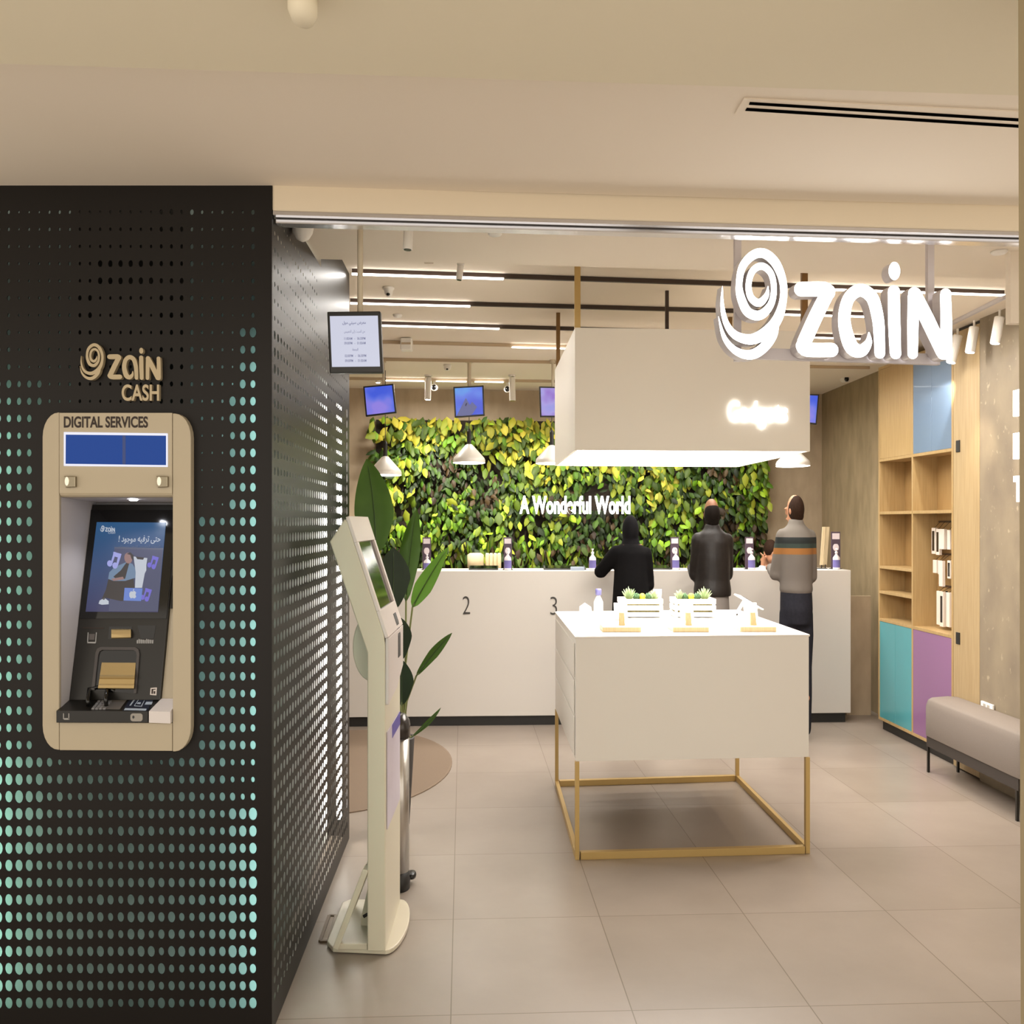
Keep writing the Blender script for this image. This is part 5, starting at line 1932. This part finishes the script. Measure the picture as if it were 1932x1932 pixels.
def counter_chair(label, px, Y, ribs):
    x = PX(px, Y)
    t = thing('counter_chair', label, 'chair', (x, Y, 0))
    MB().lathe([(.17, 0), (.17, .015), (.04, .03)], (x, Y, 0), 24, sx=.4).build('base', M['dark'], t)
    MB().lathe([(.02, .03), (.02, .74)], (x, Y, 0), 12).build('post', M['steel'], t)
    MB().box(x - .068, x + .068, Y - .16, Y + .16, .741, .80).build('seat', M['cream'], t, bevel=.02, seg=3)
    m = MB()
    n = ribs or 1
    for i in range(n):
        w = .132 / n
        cx_ = x - .066 + w * (i + .5)
        cyl = []
        m.tube([(cx_, Y + .14, 1.10), (cx_, Y + .14, 1.12), (cx_, Y + .14, 1.225), (cx_, Y + .14, 1.24)], [w * .35, w * .52, w * .52, w * .35], 12)
    m.build('backrest', M['cream'], t, smooth=True)
    MB().bar((x, Y + .13, .76), (x, Y + .15, 1.13), .03, .012, up=(0, 1, 0)).build('back_bar', M['steel'], t)


counter_chair('cream chair with plain curved backrest behind the counter, left of its pleated neighbour', 896, 8.1, 1)
counter_chair('cream chair with pleated backrest behind the counter', 930, 8.1, 4)

# ================================================================== GOODS HANGING IN THE SHELF UNIT
cart = mat('accessory_carton', 'e8dcd0', .5)
cartw = mat('carton_window', '1a1614', .2)
for z in (1.497, 1.285, 1.075):
    MB().box(XB - .010, XB - .002, 6.10, 6.52, z, z + .012).build('hook_rail', mat('hook_rail_brown', '4a3424', .5), su_)


def carton(label, y, w, z0, z1, window, x=2.80):
    zr = 1.497 if z1 > 1.3 else (1.285 if z1 > 1.09 else 1.075)
    t = thing('hanging_carton', label, 'accessory package', (x, y, z0))
    MB().box(x - .018, x, y - w / 2, y + w / 2, z0, z1).build('box', cart, t, bevel=.001)
    if window:
        MB().box(x - .0192, x - .0181, y - w * .30, y + w * .30, z0 + (z1 - z0) * .12, z1 - (z1 - z0) * .12).build('window', cartw, t)
    MB().bar((x - .012, y, z1 - .001), (XB - .015, y, zr + .006), .0022).build('hook', M['dark'], t)


carton('pale carton with a black window, left one of the top hook row', 6.475, .055, 1.29, 1.462, True)
carton('pale carton with a black window, right one of the pair on the top hook row', 6.41, .05, 1.285, 1.455, True)
carton('plain pale carton right of the windowed pair on the top hook row', 6.33, .075, 1.325, 1.455, False, 2.79)
carton('narrow plain carton beside the oak door on the top hook row', 6.25, .045, 1.325, 1.45, False)
carton('short plain carton at the left of the middle hook row', 6.455, .055, 1.165, 1.25, False)
carton('narrow plain carton second in the middle hook row', 6.39, .03, 1.16, 1.25, False)
carton('tall plain carton in the middle hook row reaching lowest', 6.33, .055, 1.085, 1.25, False, 2.785)
carton('carton with a small dark mark at the right of the middle hook row', 6.245, .045, 1.14, 1.255, True)
carton('tall pale carton at the left of the lowest hook row', 6.40, .055, .83, 1.05, False)
carton('tall pale carton with a dark window in the middle of the lowest hook row', 6.33, .05, .825, 1.05, True, 2.79)
carton('tall pale carton at the right of the lowest hook row', 6.26, .05, .83, 1.05, False)

# ================================================================== PEOPLE


def remesh(o, vox, sm=4):
    r = o.modifiers.new('one_surface', 'REMESH')
    r.mode = 'VOXEL'
    r.voxel_size = vox
    r.use_smooth_shade = True
    if sm:
        s = o.modifiers.new('soften', 'SMOOTH')
        s.iterations = sm
        s.factor = .5


def limb(m, pts, rs, sx=1.0, n=12):
    """tapering limb with rounded joints"""
    m.tube(pts, rs, n)
    for p, r in zip(pts, rs):
        m.ball(p, r * .98, r * .98, r * .98, 10, 7)


def hand(m, wrist, d, palm_n, side, s=1.0):
    """palm, four unequal bent fingers and a thumb leaving the side of the palm"""
    d, pn = Vector(d).normalized(), Vector(palm_n).normalized()
    sd = d.cross(pn).normalized() * side
    w = Vector(wrist)
    limb(m, [w, w + d * .03 * s, w + d * .085 * s], [.020 * s, .024 * s, .024 * s])
    for i, L_ in enumerate((.062, .074, .068, .052)):
        o = w + d * .078 * s + sd * (-.024 + .016 * i) * s
        k1 = o + (d * .9 + pn * .25).normalized() * L_ * .5 * s
        k2 = k1 + (d * .65 + pn * .65).normalized() * L_ * .5 * s
        m.tube([o, k1, k2], [.0095 * s, .009 * s, .007 * s], 8)
        m.ball(k1, .009 * s, .009 * s, .009 * s, 8, 6)
        m.ball(k2, .007 * s, .007 * s, .007 * s, 8, 6)
    o = w + d * .03 * s - sd * .02 * s
    k1 = o + (d * .6 - sd * .7 + pn * .2).normalized() * .035 * s
    k2 = k1 + (d * .9 - sd * .1 + pn * .4).normalized() * .03 * s
    m.tube([o, k1, k2], [.012 * s, .010 * s, .008 * s], 8)
    m.ball(k2, .008 * s, .008 * s, .008 * s, 8, 6)


def head(m, c, rx, ry, rz, face, k):
    """skull, jaw, nose, lips, brow and ears; face: unit direction the person looks to (in plan)"""
    c = Vector(c)
    f = Vector(face).normalized()
    s_ = Vector((f.y, -f.x, 0))
    s_.normalize()
    m.ball(c + Vector((0, 0, rz * .12)), rx, ry, rz * .88, 18, 12)
    m.ball(c + f * ry * .25 + Vector((0, 0, -rz * .45)), rx * .72, ry * .72, rz * .52, 14, 9)
    m.ball(c + f * ry * .98 + Vector((0, 0, -rz * .08)), rx * .17, ry * .2, rz * .2, 10, 7)
    m.ball(c + f * ry * .88 + Vector((0, 0, -rz * .52)), rx * .32, ry * .14, rz * .07, 10, 7)
    m.ball(c + f * ry * .80 + Vector((0, 0, rz * .12)), rx * .62, ry * .2, rz * .09, 10, 7)
    for q_ in (-1, 1):
        e = c + Vector((s_.x * rx, s_.y * ry, 0)) * .98 * q_ + Vector((0, 0, -rz * .05))
        m.ball(e, rx * .15, ry * .22, rz * .22, 10, 7)


def eyes(t, c, rx, ry, rz, face):
    c, f = Vector(c), Vector(face).normalized()
    s_ = Vector((f.y, -f.x, 0))
    for q_ in (-1, 1):
        m = MB()
        m.ball(c + Vector((f.x * rx, f.y * ry, 0)) * .86 + Vector((s_.x * rx, s_.y * ry, 0)) * .36 * q_ + Vector((0, 0, rz * .02)), rx * .13, rx * .13, rx * .11, 10, 7)
        m.build('eye', M['pure'], t, smooth=True)


def torso_rings(m, secs, c, n=20):
    m.rings([[Vector((c[0] + cx0 + rx * math.cos(a), c[1] + cy0 + ry * math.sin(a), z)) for a in [2 * math.pi * i / n for i in range(n)]] for z, rx, ry, cx0, cy0 in secs])


def person(label, px, Y, hgt, skin, face, arms, torso, clothes, hips=.085, headr=(.052, .088, .112), headlift=0, name='person', legs=True, hr=None, seat=None):
    x = PX(px, Y)
    o = Vector((x, Y, 0))
    t = thing('person', label, 'person', tuple(o))
    m = MB()
    zs_ = hgt / 1.70
    hc = o + Vector((0, .03, hgt - headr[2] * 1.0 + headlift))
    if legs:
        for q_ in (-1, 1):
            lx = q_ * hips * .62
            limb(m, [o + Vector((lx, .0, .075)), o + Vector((lx, -.02, .30 * zs_)), o + Vector((lx, .005, .48 * zs_)), o + Vector((lx, 0, .70 * zs_)), o + Vector((lx * .9, 0, .90 * zs_))],
                 [.032, .045, .043, .056, .062])
            m.ball(o + Vector((lx, .07, .038)), .034, .12, .037, 12, 8)
    torso_rings(m, torso, o)
    ztop = torso[-1][0]
    limb(m, [o + Vector((0, .005, ztop - .05)), hc + Vector((0, -.01, -headr[2] * .5))], [.042, .038])
    head(m, hc, *headr, face, 1)
    for (sh, el, wr, hd, side) in arms:
        limb(m, [o + Vector(sh), (o + Vector(sh)).lerp(o + Vector(el), .5), o + Vector(el), (o + Vector(el)).lerp(o + Vector(wr), .4), o + Vector(wr)], [.040, .036, .031, .030, .020])
        hand(m, o + Vector(wr), hd, (0, 0, -1), side, .85)
    b = m.build('body', skin, t, smooth=True)
    remesh(b, .008, 3)
    eyes(t, hc, *headr, face)
    return t, o, hc


def garment(t, name, mm, parts_, vox=.011, sm=5):
    m = MB()
    for p in parts_:
        p(m)
    g = m.build(name, mm, t, smooth=True)
    remesh(g, vox, sm)
    return g


def sleeves(o, arms, r, upto=1.0):
    def f(m):
        for (sh, el, wr, hd, side) in arms:
            S, E, W = o + Vector(sh), o + Vector(el), o + Vector(wr)
            limb(m, [S, S.lerp(E, .5), E, E.lerp(W, .5 * upto), E.lerp(W, .93 * upto)], [.048 * r, .045 * r, .042 * r, .037 * r, .031 * r])
    return f


# --- person in black with head scarf
TA = [(.86, .095, .10, 0, 0), (.95, .10, .105, 0, 0), (1.08, .085, .09, 0, 0), (1.22, .09, .095, 0, 0), (1.31, .095, .095, 0, 0), (1.345, .075, .075, 0, 0), (1.36, .04, .045, 0, .005)]
arms1 = [((-.095, 0, 1.29), (-.20, .10, 1.15), (-.12, .36, 1.19), (.2, 1, -.05), 1), ((.095, 0, 1.28), (.125, .04, 1.06), (.06, .30, 1.165), (-.1, 1, 0), -1)]
t, o, hc = person('person in a black head scarf and long black coat leaning on the counter', 1190, 6.80, 1.535, M['skin'], (-.2, 1, -.2), arms1, TA, None, headr=(.048, .082, .105))
garment(t, 'coat', M['abaya'], [lambda m: torso_rings(m, [(.05, .165, .17, 0, 0), (.3, .15, .16, 0, 0), (.7, .135, .145, 0, 0), (.95, .128, .135, 0, 0), (1.1, .118, .125, 0, 0), (1.22, .112, .115, 0, 0), (1.29, .114, .11, 0, 0), (1.33, .09, .09, 0, 0), (1.365, .05, .055, 0, 0)], o), sleeves(o, arms1, 1.15)])
garment(t, 'head_scarf', M['hijab'], [lambda m: m.ball(hc + Vector((0, -.012, .006)), .058, .088, .116, 18, 12), lambda m: torso_rings(m, [(1.30, .085, .085, 0, 0), (1.34, .068, .075, 0, 0), (1.40, .050, .062, 0, .01), (hc.z, .050, .06, 0, .01)], o)], .009, 4)
for q_ in (-1, 1):
    MB().ball(o + Vector((q_ * .05, .075, .04)), .036, .125, .039, 12, 8).build('shoe', M['shoe'], t, smooth=True)

# --- person in dark leather jacket
TBd = [(.86, .10, .10, 0, 0), (.95, .105, .105, 0, 0), (1.08, .10, .095, 0, 0), (1.25, .10, .10, 0, 0), (1.36, .10, .09, 0, 0), (1.42, .06, .06, 0, 0), (1.45, .035, .04, 0, .005)]
arms2 = [((-.094, 0, 1.38), (-.112, .03, 1.13), (-.09, .30, 1.175), (.1, 1, 0), 1), ((.094, 0, 1.375), (.11, .05, 1.13), (.08, .31, 1.175), (-.1, 1, 0), -1)]
t, o, hc = person('balding person in a dark brown leather jacket standing at the counter', 1344, 6.82, 1.665, M['skin2'], (0, 1, 0), arms2, TBd, None, headr=(.05, .088, .112))
garment(t, 'jacket', M['jacket'], [lambda m: torso_rings(m, [(.985, .128, .13, 0, 0), (1.03, .130, .13, 0, 0), (1.10, .120, .118, 0, 0), (1.25, .120, .122, 0, 0), (1.36, .120, .115, 0, 0), (1.42, .098, .09, 0, 0), (1.455, .056, .062, 0, 0), (1.485, .052, .058, 0, .004)], o), sleeves(o, arms2, 1.12)])


def trousers(o, zs_, top=1.0, rx=.112, hips=.085):
    def f(m):
        for q_ in (-1, 1):
            lx = q_ * hips * .62
            limb(m, [o + Vector((lx, -.01, .07)), o + Vector((lx, -.01, .30 * zs_)), o + Vector((lx, 0, .50 * zs_)), o + Vector((lx, 0, .72 * zs_)), o + Vector((lx * .85, 0, .88 * zs_))], [.047, .053, .056, .066, .070])
        torso_rings(m, [(.80 * zs_, rx * .9, .115, 0, 0), (.90 * zs_, rx, .125, 0, -.005), (top, rx * .97, .115, 0, 0)], o)
    return f


garment(t, 'trousers', M['khaki'], [trousers(o, .98, 1.0, .116)])
garment(t, 'hair', M['hairblack'], [lambda m: m.ball(hc + Vector((0, -.018, -.004)), .0545, .084, .092, 18, 12), lambda m: m.ball(hc + Vector((0, -.045, -.045)), .045, .048, .05, 14, 9)], .007, 2)
for q_ in (-1, 1):
    MB().ball(o + Vector((q_ * .053, .075, .042)), .038, .13, .041, 12, 8).build('shoe', M['shoe'], t, smooth=True)

# --- person in striped sweater
kk = N('striped_sweater_knit')
tc = kk.node('ShaderNodeTexCoord')
sx_ = kk.node('ShaderNodeSeparateXYZ')
kk.link(tc.outputs['Object'], sx_.inputs[0])
rp_ = kk.node('ShaderNodeValToRGB')
rp_.color_ramp.interpolation = 'CONSTANT'
mr_ = kk.node('ShaderNodeMapRange')
mr_.inputs['From Min'].default_value = 1.0
mr_.inputs['From Max'].default_value = 1.5
kk.link(sx_.outputs['Z'], mr_.inputs['Value'])
kk.link(mr_.outputs[0], rp_.inputs[0])
els = rp_.color_ramp.elements
els[0].position, els[0].color = 0.0, lin('675f58')
els[1].position, els[1].color = (1.279 - 1) / .5, lin('8e5d2a')
for z, c_ in ((1.322, '2a3630'), (1.352, '161b1a'), (1.395, '6a635b')):
    e = els.new((z - 1) / .5)
    e.color = lin(c_)
kk.link(rp_.outputs[0], kk.b.inputs['Base Color'])
kk.b.inputs['Roughness'].default_value = .85
TC = [(.86, .095, .10, 0, 0), (.95, .098, .105, 0, 0), (1.08, .09, .09, 0, 0), (1.25, .095, .10, 0, 0), (1.38, .10, .09, 0, 0), (1.44, .06, .06, 0, 0), (1.47, .035, .04, 0, .005)]
arms3 = [((-.088, 0, 1.41), (-.128, .05, 1.135), (-.09, .33, 1.175), (.15, 1, 0), 1), ((.088, 0, 1.405), (.108, .02, 1.12), (.08, .22, 1.05), (-.1, 1, .25), -1)]
t, o, hc = person('person in a grey striped sweater and dark jeans standing at the counter', 1502, 6.75, 1.69, M['skin'], (-.45, .9, 0), arms3, TC, None, headr=(.049, .086, .11))
garment(t, 'sweater', kk.m, [lambda m: torso_rings(m, [(1.005, .098, .115, 0, 0), (1.03, .112, .122, 0, 0), (1.10, .106, .112, 0, 0), (1.25, .108, .115, 0, 0), (1.38, .118, .11, 0, 0), (1.44, .098, .088, 0, 0), (1.485, .055, .06, 0, 0), (1.52, .048, .053, 0, .005)], o), sleeves(o, arms3, 1.06)])
garment(t, 'jeans', M['denim'], [trousers(o, 1.0, 1.035, .108)])
garment(t, 'hair', M['hair'], [lambda m: m.ball(hc + Vector((.004, -.016, .008)), .053, .084, .098, 18, 12), lambda m: m.ball(hc + Vector((.006, -.04, -.035)), .044, .048, .05, 14, 9)], .007, 2)
for q_ in (-1, 1):
    MB().ball(o + Vector((q_ * .053, .075, .042)), .038, .13, .041, 12, 8).build('shoe', M['shoe'], t, smooth=True)

# --- seated clerk behind the counter, head bowed
Yk, pk = 8.30, 1449
x = PX(pk, Yk)
st = thing('clerk_stool', 'black swivel stool carrying the seated clerk behind the counter', 'stool', (x, Yk + .05, 0))
MB().lathe([(.17, 0), (.17, .015), (.03, .03)], (x, Yk + .05, 0), 24, sx=.7).build('base', M['dark'], st)
MB().lathe([(.022, .03), (.022, .52)], (x, Yk + .05, 0), 12).build('post', M['steel'], st)
MB().lathe([(.15, .521), (.17, .54), (.17, .565), (.15, .575)], (x, Yk + .05, 0), 24, sx=.75).build('seat', M['black'], st, smooth=False)
o = Vector((x, Yk, 0))
t = thing('person', 'seated clerk in a pale shirt behind the counter, brown-haired head bowed', 'person', tuple(o))
m = MB()
for q_ in (-1, 1):
    limb(m, [o + Vector((q_ * .06, .06, .65)), o + Vector((q_ * .07, -.18, .64)), o + Vector((q_ * .07, -.34, .60)), o + Vector((q_ * .065, -.33, .35)), o + Vector((q_ * .065, -.32, .09))], [.065, .06, .052, .045, .034])
    m.ball(o + Vector((q_ * .065, -.38, .042)), .034, .12, .038, 12, 8)
torso_rings(m, [(.585, .10, .115, 0, .05), (.70, .105, .11, 0, .06), (.85, .10, .10, 0, .05), (1.0, .11, .10, 0, .03), (1.10, .10, .085, 0, .0), (1.14, .045, .05, 0, -.02)], o)
hk = o + Vector((0, -.07, 1.245))
limb(m, [o + Vector((0, -.015, 1.10)), hk + Vector((0, .02, -.05))], [.042, .038])
head(m, hk, .049, .088, .10, (0, -1, 0), 1)
ak = [((-.10, 0, 1.07), (-.125, -.10, .90), (-.072, -.10, 1.13), (.12, -.02, 1), 1), ((.10, 0, 1.07), (.125, -.10, .90), (.078, -.10, 1.13), (-.12, -.02, 1), -1)]
for (sh, el, wr, hd, side) in ak:
    limb(m, [o + Vector(sh), (o + Vector(sh)).lerp(o + Vector(el), .5), o + Vector(el), (o + Vector(el)).lerp(o + Vector(wr), .4), o + Vector(wr)], [.040, .036, .031, .030, .020])
    hand(m, o + Vector(wr), hd, (-side * 1.0, 0, 0), side, .8)
b = m.build('body', M['skin'], t, smooth=True)
remesh(b, .008, 3)
eyes(t, hk, .049, .088, .10, (0, -1, 0))
garment(t, 'shirt', M['shirt'], [lambda m: torso_rings(m, [(.60, .112, .125, 0, .05), (.72, .115, .12, 0, .06), (.88, .11, .112, 0, .05), (1.02, .12, .112, 0, .03), (1.10, .105, .092, 0, 0), (1.135, .056, .06, 0, -.015)], o), sleeves(o, ak, 1.06)])
garment(t, 'trousers', M['denim'], [lambda m: [limb(m, [o + Vector((q_ * .06, .06, .65)), o + Vector((q_ * .07, -.18, .645)), o + Vector((q_ * .07, -.345, .60)), o + Vector((q_ * .065, -.335, .35)), o + Vector((q_ * .065, -.325, .10))], [.075, .070, .062, .053, .045]) for q_ in (-1, 1)]])
garment(t, 'hair', M['hair'], [lambda m: m.ball(hk + Vector((0, -.004, .026)), .054, .092, .086, 18, 12)], .007, 2)
for q_ in (-1, 1):
    MB().ball(o + Vector((q_ * .065, -.385, .044)), .038, .125, .041, 12, 8).build('shoe', M['shoe'], t, smooth=True)

# ================================================================== THE LAMPS' OWN LIGHT
for i, (tt, a, b, ax) in enumerate(heads):
    tgt = [(1.85, 4.9, 0), (2.2, 5.9, 0), (2.70, 6.45, 2.05)][i]
    b2 = b + (Vector(tgt) - b).normalized() * .03
    lamp('spotlight_beam', 'SPOT', tuple(b2), tgt, (26, 18, 12)[i], (1.0, .82, .60) if i < 2 else (1.0, .97, .9), .015, spot=(70, 62, 46)[i], blend=.5)
for sp_, tx, en in ((sA, PX(820, 8.7), 60), (sB, PX(1060, 8.7), 55)):
    b2 = sp_[2] + Vector((0, 0, -.03))
    lamp('spotlight_beam', 'SPOT', tuple(b2), (tx, 8.66, 1.3), en, (1.0, .93, .80), .015, spot=85, blend=.7)

for o_ in bpy.data.objects:
    if '_o' in o_:
        del o_['_o']
